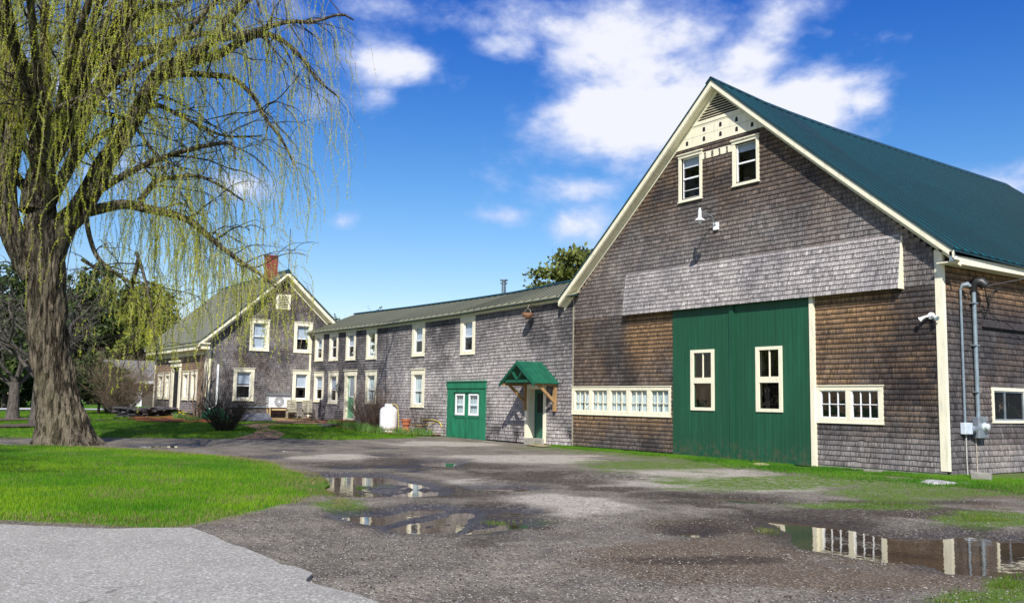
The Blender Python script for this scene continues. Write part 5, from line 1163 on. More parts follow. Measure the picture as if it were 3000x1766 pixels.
for r_ in (.06, .12, .18, .24, .30): b.tube([(hx1+.02, fy+r_*cos(a), fz+r_*sin(a)) for a in np.linspace(0, 2*pi, 25)], .006, 4, cap=False)
for k in range(12): a = k*pi/12; b.tube([(hx1+.02, fy-.3*cos(a), fz-.3*sin(a)), (hx1+.02, fy+.3*cos(a), fz+.3*sin(a))], .005, 4)
b.build('grille', m_white, hp)
b = MB()
for i in range(7):
    for j in range(4): b.cube((hx0+.08+.11*j, y0_+.008, 1.28+.09*i), .06, .012, .05)
b.build('side_vent', m_black, hp)
b = MB()
for (x, y) in ((hx0+.05, y0_+.1), (hx1-.05, y0_+.1), (hx0+.05, y1_-.1), (hx1-.05, y1_-.1)): b.cube((x, y, .85), .08, .08, .66)
for y in (y0_+.1, y1_-.1): b.cube(((hx0+hx1)/2, y, 1.17), .5, .07, .06)
b.cube((hx1-.04, (y0_+y1_)/2, 1.09), .05, .9, .10)
st_ = b.build('pump_stand', simple('pale_lumber', (.55, .42, .22), .7, var=.2)); tag(st_, 'pale lumber trestle holding up the heat pump', 'stand')
# slatted reclining chairs
def garden_chair(loc, rz, label):
    t_ = empty('garden_chair', (0, 0, 0), label, 'chair', 'weathered slatted chairs on the patio')
    def bld(b, nm): return b.build(nm, m_greywood, t_)
    b = MB()                                     # seat slats; chair faces +x
    for k in range(6): b.cube((.42-.085*k, 0, .40-.018*k), .07, .50, .022)
    bld(b, 'seat')
    b = MB(); 
    for k in range(9): q_ = k/8; b.cube((-.06-.34*q_, 0, .36+.72*q_), .03, .48, .062, M=Matrix.Rotation(-.42, 3, 'Y'))
    for s_ in (-1, 1): b.bar((-.03, s_*.25, .28), (-.44, s_*.25, 1.13), .03, .05, up=(0, 1, 0))
    bld(b, 'backrest')
    for s_ in (-1, 1):
        b = MB(); b.cube((.42, s_*.28, .29), .07, .035, .58); bld(b, 'leg'); b = MB(); b.cube((-.28, s_*.28, .27), .07, .035, .54); bld(b, 'leg')
        b = MB(); b.cube((.09, s_*.29, .60), .84, .09, .025); bld(b, 'armrest')
        b = MB(); b.cube((.08, s_*.255, .36), .74, .028, .07); bld(b, 'side_rail')
        b = MB(); K = 8
        for k in range(K):
            x0, x1 = -.5+1.1*k/K, -.5+1.1*(k+1)/K; zz = lambda x: .05+.18*(x-.05)**2*.8
            b.bar((x0, s_*.28, zz(x0)), (x1, s_*.28, zz(x1)), .035, .05)
        bld(b, 'rocker')
    t_.location = loc; t_.rotation_euler = (0, 0, rz); return t_
garden_chair((-51.85, 20.72, gz(-51.9, 20.7)+.05), -.28, 'weathered slatted rocking chair nearer the heat pump')
garden_chair((-51.45, 21.52, gz(-51.5, 21.5)+.05), -.28, 'weathered slatted rocking chair nearer the coiled hose')
# coiled hose on wall
b = MB(); r = random.Random(4)
for k in range(9):
    a_, c_ = .20+.05*r.random(), .52+.05*r.random(); o_ = .06+.022*k; b.tube([FRONT(-50.95+.04*r.gauss(0, 1)+a_*cos(q_), 1.12+.03*r.gauss(0, 1)+c_*sin(q_), o_+.01*sin(3*q_)) for q_ in np.linspace(0, 2*pi, 25)], .02, 6, cap=False)
tag(b.build('coiled_hose', simple('grey_hose', (.13, .12, .13), .6), smooth=True), 'thick grey hose coiled in a tall loop on the wall', 'hose')
# brick steps, bulkhead, block, stones, stone wall
m_pav, t, p = mat('brick_paving'); o = objc(t)
br = t.node('ShaderNodeTexBrick', inp={'Vector': o, 'Color1': (.36, .16, .11, 1), 'Color2': (.44, .21, .15, 1), 'Mortar': (.25, .17, .13, 1), 'Scale': 5.0, 'Mortar Size': .02}); setc(t, p, t.mix(t.ramp(t.noise(o, 2, 4), .3, .7, 0, .5), br.outputs[0], (.30, .14, .10))); p.inputs['Roughness'].default_value = .9
bs_ = empty('brick_step', (-47.4, 21.6, .4), 'low red brick steps below the mint back door', 'steps')
z_ = gz(-47.5, 21.3); b = MB(); b.box(FRONT, -49.0, -46.6, z_-.1, z_+.14, .03, 1.35); b.build('lower_tread', m_brick, bs_, bevel=.01)
b = MB(); b.box(FRONT, -48.8, -46.6, z_+.14, z_+.26, .03, .75); b.build('upper_tread', m_brick, bs_, bevel=.01)
bu = empty('cellar_bulkhead', (-50.5, 18, .4), 'low cellar bulkhead with green gable end and slate-grey top', 'bulkhead')
def bulk(x0, x1, y0, y1, h, par):
    z_ = gz((x0+x1)/2, (y0+y1)/2); ym = (y0+y1)/2; b = MB(); pr_ = [(y0, z_-.05), (y1, z_-.05), (y1, z_+.06), (ym, z_+h), (y0, z_+.06)]
    return pr_
z_ = gz(-50.5, 17.8)
G2 = Fr((0, 0, 0), (1, 0, 0), (0, -1, 0))     # u along x, outward -y
b = MB(); b.poly(Fr((0, 17.15, 0), (1, 0, 0), (0, -1, 0)), [(-51.6, z_-.1), (-50.1, z_-.1), (-50.1, z_+.08), (-50.75, z_+.44), (-51.6, z_+.10)], 0, .05)
b.build('gable_end', m_green2, bu)
b = MB(); m_slate = simple('slate_grey_boards', (.14, .15, .175), .7, var=.3, scale=3, stretch=(1, 4, 4))
b.hexa([(-50.02, 17.05, z_+.03), (-50.02, 18.9, z_+.03), (-50.75, 18.9, z_+.42), (-50.75, 17.05, z_+.42), (-50.0, 17.05, z_+.10), (-50.0, 18.9, z_+.10), (-50.75, 18.9, z_+.47), (-50.75, 17.05, z_+.47)])
b.hexa([(-51.7, 17.05, z_+.08), (-51.7, 18.9, z_+.08), (-50.75, 18.9, z_+.42), (-50.75, 17.05, z_+.42), (-51.7, 17.05, z_+.14), (-51.7, 18.9, z_+.14), (-50.75, 18.9, z_+.47), (-50.75, 17.05, z_+.47)])
b.build('sloping_lid', m_slate, bu)
b = MB(); z2_ = gz(-52.3, 16.6); b.poly(Fr((0, 15.75, 0), (1, 0, 0), (0, -1, 0)), [(-52.8, z2_-.1), (-51.3, z2_-.1), (-51.5, z2_+.25), (-52.8, z2_+.55)], 0, .06); b.hexa([(-51.28, 15.7, z2_-.02), (-51.28, 17.0, z2_-.02), (-53.0, 17.0, z2_+.55), (-53.0, 15.7, z2_+.55), (-51.28, 15.7, z2_+.05), (-51.28, 17.0, z2_+.05), (-53.0, 17.0, z2_+.60), (-53.0, 15.7, z2_+.60)])
tag(b.build('cellar_hatch', m_green2), 'green painted cellar hatch at the farmhouse corner', 'hatch')
CB = (-11.80, 21.85); cz = gz(*CB)
b = MB(); Fb = Fr((CB[0], CB[1], cz-.02), (cos(.35), sin(.35), 0), (sin(.35), -cos(.35), 0))
for (u0, u1) in ((-.21, -.17), (-.02, .02), (.17, .21)): b.box(Fb, u0, u1, 0, .22, -.10, .10)
b.box(Fb, -.17, -.02, 0, .22, -.10, -.07); b.box(Fb, .02, .17, 0, .22, -.10, -.07); b.box(Fb, -.17, -.02, 0, .22, .07, .10); b.box(Fb, .02, .17, 0, .22, .07, .10)
tag(b.build('cinder_block', m_conc, bevel=.004), 'grey hollow cinder block at the foot of the meter wall', 'block')
def rock(name, c, sx, sy, sz, seed, mt, label, cat='stone', group=None):
    bm = bmesh.new(); bmesh.ops.create_icosphere(bm, subdivisions=3, radius=1.0)
    for v in bm.verts:
        n_ = float(fbm(v.co.x*1.3+seed, v.co.y*1.3+v.co.z*2, seed, 4)); k_ = .75+.5*n_; v.co = Vector((v.co.x*sx*k_, v.co.y*sy*k_, v.co.z*sz*k_))
    me = bpy.data.meshes.new(name); bm.to_mesh(me); bm.free(); o_ = link_mesh(name, me, mt); o_.location = c
    for p_ in me.polygons: p_.use_smooth = True
    return tag(o_, label, cat, group)
m_stone = simple('field_stone', (.42, .42, .41), .9, var=.3, scale=7, bmp=.02); m_dstone = simple('dark_ledge_stone', (.085, .08, .085), .9, var=.4, scale=6, bmp=.03)
rock('flat_stone', (-11.85, 20.05, .10), .42, .30, .07, 3, m_stone, 'pale flat stone in the grass near the barn corner')
rock('flat_stone', (-11.5, 20.6, .09), .14, .11, .04, 5, m_stone, 'small pale pebble just right of the flat stone')
rock('flat_stone', (-17.9, 21.3, .09), .30, .2, .05, 8, simple('tan_stone', (.40, .33, .2), .9), 'tan flat stone in the grass before the green door')
b = MB(); V_, F_ = drape([ong(*q_)[:2] for q_ in CP([(560, 1400), (620, 1385), (850, 1378), (950, 1400), (940, 1425), (800, 1432), (700, 1420)], 1430, 1030, 5.112)], .5, .03); b.add(V_, F_)
tag(b.build('door_mat', simple('worn_plywood', (.36, .28, .17), .9, var=.3)), 'worn tan board lying on the gravel at the entry step', 'board')
# crumbs and twigs lying about on road and drive
r = random.Random(12)
pth = [(100, 1683), (150, 1700), (780, 1690), (1990, 1520), (520, 1760), (1620, 1700)]
b = MB()
# paths and beds
patio = [ong(*q_)[:2] for q_ in CP([(170, 1060), (1230, 1072), (1235, 1100), (1000, 1165), (700, 1172), (440, 1150), (230, 1140), (150, 1110)], 760, 1040, 5.703)]
patio = [(-53.0, 19.3), (-53.0, 22.25), (-49.0, 22.25), (-48.0, 21.4), (-47.2, 20.6), (-47.4, 19.4), (-48.4, 18.9), (-49.3, 18.7), (-50.2, 19.3)]
V_, F_ = drape(refine([np.array(q_) for q_ in patio], .4, .05), .8, .05); tag(link_mesh('patio', np_mesh('patio', V_, tris=F_), m_pav), 'pinkish brick patio in the corner of the farmhouse', 'patio', kind='structure')
pl = [(688, 1286), (742, 1271), (754, 1258), (725, 1250), (704, 1246), (775, 1240), (800, 1240), (850, 1243), (790, 1247), (782, 1253), (812, 1262), (836, 1273), (812, 1286)]
V_, F_ = drape(refine([ong(*q_)[:2] for q_ in pl], .35, .08), .6, .03); tag(link_mesh('path', np_mesh('path', V_, tris=F_), m_pav), 'curving pinkish brick path across the lawn', 'path', kind='structure')
m_mulch = simple('red_bark_mulch', (.30, .06, .02), .95, var=.35, scale=18, bmp=.03)
def bed(pl, up, label, mt=m_mulch, name='mulch_bed'):
    V_, F_ = drape(refine(pl, .3, .15), .5, up); z_ = V_[:, 2]+.05*fbm(V_[:, 0]*2, V_[:, 1]*2, 5, 3); V_[:, 2] = z_
    tag(link_mesh(name, np_mesh(name, V_, tris=F_), mt), label, 'flower bed', kind='structure')
bed([np.array(q_) for q_ in [(-48.6, 15.2), (-49.3, 12.9), (-50.4, 11.9), (-53.4, 12.1), (-58, 13.6), (-58, 15.95), (-53.2, 15.95), (-50.6, 16.0)]], .035, 'red bark mulch bed round the farmhouse corner')
bed([np.array(q_) for q_ in [(-46.8, 20.6), (-44.5, 20.1), (-41, 20.0), (-38.2, 20.4), (-37.4, 21.3), (-37.3, 22.25), (-47.0, 22.25)]], .035, 'red mulch flower bed along the wing wall')
bed([np.array(q_) for q_ in [(-56.0, 9.7), (-57.0, 9.3), (-57.6, 10.2), (-56.8, 10.8)]], .07, 'small patch of red mulch by the stone wall')
def stack(name, pts, w, h, label, seed, n):
    r = random.Random(seed); e_ = empty(name, (pts[0][0], pts[0][1], gz(*pts[0])), label, 'stone wall')
    b = MB()
    for _ in range(n):
        q_ = r.random(); k = q_*(len(pts)-1); i = min(int(k), len(pts)-2); f = k-i; x = pts[i][0]*(1-f)+pts[i+1][0]*f+r.uniform(-w, w); y = pts[i][1]*(1-f)+pts[i+1][1]*f+r.uniform(-w, w)
        z = gz(x, y)+h*r.random()**.8; b.cube((x, y, z), r.uniform(.2, .6), r.uniform(.2, .45), r.uniform(.05, .12), rz=r.random()*3, M=Matrix.Rotation(r.gauss(0, .05), 3, 'X'))
    b.build('stones', m_dstone, e_, bevel=.01); return e_
stack('stone_wall', [(-57.6, 15.0), (-55.5, 13.2), (-57.2, 12.3)], .35, .55, 'low dry wall of dark slate before the front door', 1, 170)
b = MB(); V_, F_ = drape([np.array(q_) for q_ in [(-60.6, 15.9), (-60.6, 13.9), (-57.6, 13.7), (-56.2, 13.2), (-55.6, 14.2), (-57.2, 15.9)]], 1.0, .42); b.add(V_, F_); tag(b.build('stone_terrace', m_dstone), 'flat dark stone terrace at the front door', 'terrace')
stack('stone_wall', [(-46.6, 20.5), (-45.3, 20.2)], .25, .12, 'few flat grey stones edging the flower bed', 2, 16)

# ------------------------------------------------------------------ plants
m_twig, t, p = mat('shrub_twigs'); o = objc(t); setc(t, p, t.mix(t.noise(o, 3, 3), (.12, .085, .06), (.22, .16, .11))); p.inputs['Roughness'].default_value = .9
m_twigd = simple('dark_shrub_twigs', (.07, .05, .035), .9, var=.3)
m_leafg = simple('fresh_green_leaf', (.10, .22, .03), .6, var=.35, scale=12)
def ribbons(P0, DIR, L, w, nseg=4, droop=0.0, curl=.25, seed=0):
    """many thin tapering stems: returns verts, quads (flat crossed ribbons)"""
    R = np.random.RandomState(seed); n = len(P0); pos = P0.copy(); d = DIR/np.linalg.norm(DIR, axis=1)[:, None]; pts = [pos.copy()]
    for k in range(nseg):
        d = d + R.randn(n, 3)*curl*.35; d[:, 2] -= droop; d /= np.linalg.norm(d, axis=1)[:, None]; pos = pos + d*(L/nseg)[:, None]; pts.append(pos.copy())
    pts = np.stack(pts, 1)                       # n, k+1, 3
    tg = pts[:, -1]-pts[:, 0]; sd = np.cross(tg, R.randn(n, 3)); sd /= np.linalg.norm(sd, axis=1)[:, None]+1e-9; sd2 = np.cross(tg/np.linalg.norm(tg, axis=1)[:, None], sd)
    W_ = (w*(1-.75*np.linspace(0, 1, nseg+1)))[None, :, None] if np.isscalar(w) else (w[:, None]*(1-.75*np.linspace(0, 1, nseg+1))[None])[..., None]
    out = []; 
    A_ = pts+sd[:, None]*W_; B_ = pts-.5*sd[:, None]*W_+.87*sd2[:, None]*W_; C_ = pts-.5*sd[:, None]*W_-.87*sd2[:, None]*W_
    V = np.stack([A_, B_, C_], 2)                # n, k+1, 3sides, 3
    idx = np.arange(n*(nseg+1)*3).reshape(n, nseg+1, 3); q_ = []
    for s_ in range(3):
        t2 = (s_+1) % 3; q_.append(np.stack([idx[:, :-1, s_], idx[:, :-1, t2], idx[:, 1:, t2], idx[:, 1:, s_]], -1).reshape(-1, 4))
    return V.reshape(-1, 3), np.concatenate(q_), pts
def leafcards(P, size, seed, up=.0, elong=2.2, dirs=None):
    R = np.random.RandomState(seed); n = len(P); a = R.randn(n, 3) if dirs is None else dirs+R.randn(n, 3)*.45; a[:, 2] += up; a /= np.linalg.norm(a, axis=1)[:, None]; b_ = np.cross(a, R.randn(n, 3)); b_ /= np.linalg.norm(b_, axis=1)[:, None]
    s_ = (size*(.6+.8*R.rand(n)))[:, None]; V = np.stack([P, P+a*s_*.5+b_*s_/elong*.5, P+a*s_, P+a*s_*.5-b_*s_/elong*.5], 1).reshape(-1, 3); return V, np.arange(4*n).reshape(-1, 4)
def shrub(name, c, rad, h, n, label, mt, wid=.008, leaf=0, seed=0, sub=3, leafmat=None, spread=.8, lsize=.04, group=None):
    R = np.random.RandomState(seed); c = np.array(c, float); e_ = empty(name, tuple(c), label, 'shrub', group)
    a = R.rand(n)*2*pi; rr_ = np.sqrt(R.rand(n))*rad*.28; P0 = c+np.stack([np.cos(a)*rr_, np.sin(a)*rr_, np.zeros(n)], 1); sp = spread*(.3+R.rand(n))
    D_ = np.stack([np.cos(a)*sp, np.sin(a)*sp, np.full(n, 1.)], 1); L = h*(.6+.55*R.rand(n)); V, Q_, pts = ribbons(P0, D_, L, wid, 5, droop=.03, seed=seed)
    allV = [V]; allQ = [Q_]; off = len(V); tips = [pts[:, -1]]
    src = pts
    for lv in range(sub-1):
        m = n*(3 if lv == 0 else 2); i = R.randint(0, len(src), m); j = R.randint(2 if lv == 0 else 1, src.shape[1], m); P1 = src[i, j]; D1 = (src[i, j]-src[i, np.maximum(j-1, 0)]); D1 = D1/np.linalg.norm(D1, axis=1)[:, None]+R.randn(m, 3)*.5
        V, Q_, p2 = ribbons(P1, D1, h*(.15+.25*R.rand(m)), wid*.6, 3, seed=seed+lv+5); allV.append(V); allQ.append(Q_+off); off += len(V); src = p2; tips.append(p2[:, -1])
    link_mesh('stems', np_mesh('stems', np.concatenate(allV), quads=np.concatenate(allQ)), mt, e_)
    if leaf:
        T_ = np.concatenate(tips); P_ = T_[R.randint(0, len(T_), leaf)]+R.randn(leaf, 3)*.06; V, Q_ = leafcards(P_, lsize, seed+3); link_mesh('leaves', np_mesh('leaves', V, quads=Q_), leafmat or m_leafg, e_)
    return e_
sc_ = ong(656, 1262); shrub('shrub', (sc_[0], sc_[1], sc_[2]), 1.2, 1.55, 240, 'bare dark twiggy shrub on the lawn by the brick path', m_twigd, wid=.013, leaf=250, seed=3, spread=.75, sub=3)
shrub('shrub', (-43.6, 21.6, gz(-43.6, 21.6)), 1.2, 2.0, 170, 'tall bare brown shrub between the wing wall and propane tank', m_twig, wid=.010, leaf=200, seed=4, spread=.6)
shrub('shrub', (-38.9, 21.95, gz(-38.9, 21.95)), .6, 1.2, 60, 'thin bare shrub just right of the propane tank', m_twigd, wid=.008, leaf=60, seed=5, spread=.5)
p_ = ong(395, 1212); shrub('shrub', (-60.5, 13.2, gz(-60.5, 13.2)), 1.7, 3.1, 330, 'big tan bare bush left of the farmhouse front', m_twig, wid=.013, leaf=900, seed=6, spread=.62, lsize=.06)
shrub('shrub', (-64.5, 13.6, gz(-64.5, 13.6)), 1.6, 3.0, 260, 'olive leafing bush behind the tan bush', m_twig, wid=.012, leaf=3200, seed=8, spread=.6, lsize=.07, leafmat=simple('olive_leaf', (.17, .20, .04), .7, var=.3))
shrub('shrub', (-59.0, 15.0, gz(-59, 15.0)), .5, 1.1, 60, 'small brown bush beside the front door portal', m_twigd, wid=.008, leaf=40, seed=9, spread=.4)
# climbing stem at the farmhouse corner
b = MB(); r = random.Random(2)
for k in range(14):
    x = -52.6+r.uniform(-.25, .25); y = 15.6+r.uniform(-.25, .25); pts = [(x, y, .5)]
    for j in range(1, 9): x += r.gauss(-.03, .07); y += r.gauss(.02, .06); pts.append((x, y, .5+.42*j*(.8+.03*k)))
    b.tube(pts, [.05*(1-.09*j) for j in range(9)], 5)
tag(b.build('climbing_vine', m_twig), 'bare woody vine climbing the farmhouse corner', 'vine')
m_dyel = simple('daffodil_yellow', (.80, .62, .03), .5, var=.05)
def flowers(name, c, rx, ry, n, fm, label, seed, h=.32, fl=True):
    R = np.random.RandomState(seed); e_ = empty(name, (c[0], c[1], gz(*c)), label, 'flowers')
    x = c[0]+R.randn(n)*rx; y = c[1]+R.randn(n)*ry; P0 = np.stack([x, y, base(x, y)+.05], 1); V, Q_, pts = ribbons(P0, np.stack([R.randn(n)*.35, R.randn(n)*.35, np.ones(n)], 1), h*(.6+.6*R.rand(n)), .014, 3, droop=.05, seed=seed)
    link_mesh('leaves', np_mesh('leaves', V, quads=Q_), m_leafg, e_)
    if fl:
        b = MB(); 
        for k in R.randint(0, n, fl):
            q_ = pts[k, -1]+np.array([0, 0, .03])
            for j in range(6): a = j*pi/3; b.add([q_, q_+np.array([.03*cos(a-.4), .03*sin(a-.4), .02]), q_+np.array([.06*cos(a), .06*sin(a), .0]), q_+np.array([.03*cos(a+.4), .03*sin(a+.4), .02])], [(0, 1, 2, 3)])
            b.lathe(tuple(q_), [(.015, 0), (.022, .03)], 8)
        b.build('blossoms', fm, e_)
flowers('daffodils', (-54.0, 15.0), .3, .18, 90, m_dyel, 'clump of yellow daffodils in the mulch, the left one', 1, fl=16)
flowers('daffodils', (-52.5, 14.6), .3, .18, 80, m_dyel, 'clump of yellow daffodils in the mulch, the right one', 2, fl=12)
flowers('hyacinths', (-53.2, 14.7), .35, .2, 60, simple('lilac_petal', (.5, .32, .55), .6), 'pale lilac flowers between the daffodil clumps', 3, fl=10, h=.22)
flowers('leafy_plant', (-50.4, 14.6), .22, .22, 120, m_leafg, 'bright green leaf clump by the vine foot', 4, fl=0, h=.3)
for i, (x, y, lab) in enumerate([(-45.6, 20.7, 'leafy bulbs sprouting at the left end of the bed'), (-44.3, 20.8, 'second clump of bulb leaves in the bed by the wall'), (-42.9, 20.6, 'green shoots between shrub and propane tank'), (-41.6, 20.35, 'green shoots just left of the tank foot'), (-39.8, 20.2, 'leafy shoots at the foot of the propane tank'), (-38.3, 20.7, 'tall green shoots right of the terracotta pots'), (-37.8, 21.5, 'green shoots with small red buds by the doors')]):
    flowers('bulb_plants', (x, y), .42, .25, 150, simple('red_bud', (.5, .05, .06), .6) if i == 6 else m_leafg, lab, 10+i, fl=5 if i == 6 else 0, h=.34)

# ------------------------------------------------------------------ WILLOW
m_bark, t, p = mat('willow_bark'); o = objc(t)
nb1 = t.noise(t.mapping(o, (6.5, 6.5, 1.1)), 1, 6, .68, .6); nb2 = t.noise(t.mapping(o, (18, 18, 4)), 1, 4, .7); nb3 = t.noise(o, .9, 3)
c = t.mix(t.ramp(nb1, .44, .56), (.010, .008, .006), (.25, .21, .155)); c = t.mix(t.ramp(nb2, .35, .7, 0, .6), c, (.16, .13, .095)); c = t.mix(t.ramp(nb3, .5, .75, 0, .35), c, (.12, .12, .05)); setc(t, p, c); p.inputs['Roughness'].default_value = .95; p.inputs['Specular IOR Level'].default_value = .15
bump(t, p, t.math('ADD', nb1, t.math('MULTIPLY', nb2, .4)), .22, 1.0)
m_branch = simple('willow_branch', (.05, .04, .03), .9, var=.5, scale=8, stretch=(3, 3, 3), bmp=.02)
m_strand, t, p = mat('willow_twig'); o = objc(t); setc(t, p, t.mix(t.noise(o, .8, 2), (.27, .26, .08), (.17, .13, .11))); p.inputs['Roughness'].default_value = .7
def leafmat(name, c1, c2, trans=.35):
    m, t, p = mat(name); o = objc(t); n_ = t.ramp(t.noise(o, 1.1, 3), .3, .7); cc = t.mix(n_, c1, c2); setc(t, p, cc); p.inputs['Roughness'].default_value = .55; p.inputs['Specular IOR Level'].default_value = .2
    g = t.node('ShaderNodeBsdfTranslucent'); t.l.new(cc, g.inputs[0]); mx = t.node('ShaderNodeMixShader', inp={0: trans}); t.l.new(p.outputs[0], mx.inputs[1]); t.l.new(g.outputs[0], mx.inputs[2]); t.l.new(mx.outputs[0], t.n['Material Output'].inputs[0]); return m
m_wleaf = leafmat('willow_leaf', (.70, .70, .06), (.50, .58, .05), .5)
WB = ong(198, 1302); D0 = float(np.hypot(WB[0], WB[1])); S8 = 1.8536
willow = empty('willow_tree', tuple(WB), 'huge weeping willow with fresh yellow-green hanging twigs', 'tree')
def LB(pts, d0, d1, r0, r1, crop=True, pw=1.0):
    out = []; n = len(pts)
    for i, q_ in enumerate(pts):
        u, v = (q_[0]/S8, q_[1]/S8) if crop else q_; k = i/(n-1); out.append(at(u, v, D0+d0+(d1-d0)*k))
    return smooth_line(np.array(out), r0, r1, pw)
def smooth_line(P, r0, r1, pw=1.0, m=5):
    n = len(P); Q_ = np.concatenate([[2*P[0]-P[1]], P, [2*P[-1]-P[-2]]]); out = []
    for i in range(1, n):
        a, b_, c_, d_ = Q_[i-1], Q_[i], Q_[i+1], Q_[i+2]
        for k in range(m): t_ = k/m; out.append(.5*((2*b_)+(-a+c_)*t_+(2*a-5*b_+4*c_-d_)*t_*t_+(-a+3*b_-3*c_+d_)*t_**3))
    out.append(P[-1]); out = np.array(out); s_ = np.linspace(0, 1, len(out)); return out, r0+(r1-r0)*s_**pw
limbs = []
limbs.append(LB([(250, 1480), (330, 1250), (420, 1150), (500, 1020), (560, 900), (640, 780), (740, 620), (830, 450), (900, 370), (1000, 320), (1130, 240), (1230, 110), (1340, 0), (1420, -120)], 0, -2.0, .46, .09))
limbs.append(LB([(180, 1150), (200, 1000), (270, 830), (380, 640), (480, 550), (540, 470), (620, 370), (720, 290), (860, 260), (1000, 205), (1150, 180), (1240, 200)], -.2, 2.2, .44, .07))
limbs.append(LB([(620, 370), (690, 190), (770, 100), (860, 50), (1000, 10), (1100, -80)], .7, 1.5, .22, .08))
limbs.append(LB([(690, 190), (730, 60), (720, -120), (760, -300)], .7, .2, .18, .08))
limbs.append(LB([(860, 420), (1000, 402), (1150, 410), (1270, 430), (1380, 530), (1440, 640), (1530, 760), (1600, 900)], -1.2, -3.0, .14, .03))
limbs.append(LB([(940, 400), (1060, 330), (1200, 290), (1320, 220), (1400, 190), (1480, 195), (1560, 240), (1650, 330), (1720, 430), (1830, 520)], -1.3, -.3, .20, .03))
limbs.append(LB([(1200, 215), (1400, 165), (1560, 120), (1700, 118), (1850, 80), (1920, 110)], -1.6, .8, .12, .03))
limbs.append(LB([(470, 1150), (560, 1130), (680, 1110), (800, 1135), (920, 1160), (1030, 1200), (1130, 1280), (1220, 1355), (1320, 1430), (1400, 1480), (1500, 1560)], -.8, -5.0, .20, .035))
limbs.append(LB([(760, 1090), (800, 1040), (850, 985), (950, 960), (1080, 958), (1200, 1010), (1320, 1090)], -1.6, -3.2, .12, .03))
limbs.append(LB([(600, 790), (700, 650), (830, 570), (960, 620), (1100, 690), (1230, 740), (1420, 740)], -.2, 1.5, .13, .03))
limbs.append(LB([(430, 600), (560, 615), (660, 640), (740, 700), (860, 850), (1000, 920)], -.2, -2.5, .10, .03))
limbs.append(LB([(180, 1500), (60, 1250), (30, 1000), (80, 700), (70, 400), (55, 200), (20, 0), (40, -200)], 0, -.8, .42, .14))
limbs.append(LB([(60, 1250), (-30, 900), (10, 600), (-10, 300), (0, 0), (-60, -200)], .5, 1.5, .34, .12))
limbs.append(LB([(400, 700), (420, 430), (400, 250), (370, 100), (360, -120)], 0, -1, .10, .05))
limbs.append(LB([(320, 610), (350, 560), (365, 420), (390, 250), (385, 60)], -.3, .4, .12, .05))
limbs.append(LB([(130, 430), (230, 220), (180, 80), (150, -100)], 1, 2, .10, .04))
limbs.append(LB([(230, 640), (150, 560), (60, 480), (-80, 420)], 0, -2, .12, .05))
for (q_, a, c_, r0) in [([(250, 620), (262, 690), (285, 752), (330, 795), (378, 827), (410, 874), (439, 945), (452, 980), (460, 1040)], -.8, -4, .09), ([(406, 761), (387, 832), (373, 870), (350, 907)], -3.0, -2.5, .085), ([(240, 760), (285, 790), (310, 815), (330, 822)], -.8, -1.8, .06), ([(400, 740), (420, 800), (445, 900), (452, 970)], -3, -4.5, .06)]: limbs.append(LB(q_, a, c_, r0, .025, crop=False))
limbs_seen = [q_[0] for q_ in limbs]
# limbs out of the picture plane, so the crown is round
Ct = at(135, 620, D0); R = np.random.RandomState(5); vd = np.array([WB[0], WB[1], 0])/D0; sd_ = np.array([vd[1], -vd[0], 0])
for (f, s_, L, h_, z0) in [(-1, .5, 8, 5, 0), (-1, -.3, 8.5, 5, 1), (-.9, 1.0, 8, 5.5, 1.5), (1, .6, 8, 6, 0), (1, -.4, 8, 5, 1), (.2, -1, 8.5, 5, 0), (-.5, -1, 8, 6, 1), (-.7, .9, 7, 2.5, -.6), (-.96, -.15, 10.5, 6.0, 1), (-.9, .12, 11.5, 7.5, .5), (-1, -.4, 11, 7.5, 1), (-.85, .35, 9.5, 6.5, 1.5), (.3, .9, 6, 9, 2), (-.5, .7, 6.5, 9.5, 2), (-.9, -.2, 7.5, 9, 2), (0, -1, 6.5, 9, 2), (.9, .2, 6, 9, 2), (-.4, -.7, 8, 9.5, 2), (-.7, .3, 9, 9, 1.5), (.6, -.7, 6, 8, 2), (-.6, .4, 7, 7, 1.5), (.5, .9, 8, 7.5, 2), (-1, .1, 6, 3, -.5)]:
    dr_ = vd*f+sd_*s_; dr_ /= np.linalg.norm(dr_); P = [Ct+np.array([0, 0, z0]), Ct+dr_*L*.25+np.array([0, 0, z0+h_*.45]), Ct+dr_*L*.55+np.array([0, 0, z0+h_*.85])+R.randn(3)*.4, Ct+dr_*L*.85+np.array([0, 0, z0+h_])+R.randn(3)*.4, Ct+dr_*L+np.array([0, 0, z0+h_*.85])]
    limbs.append(smooth_line(np.array(P), .19, .03, .8))
b = MB()
for P, r_ in limbs: b.tube(P, list(r_), 9, cap=False)
b.build('limbs', m_bark, willow, smooth=True)
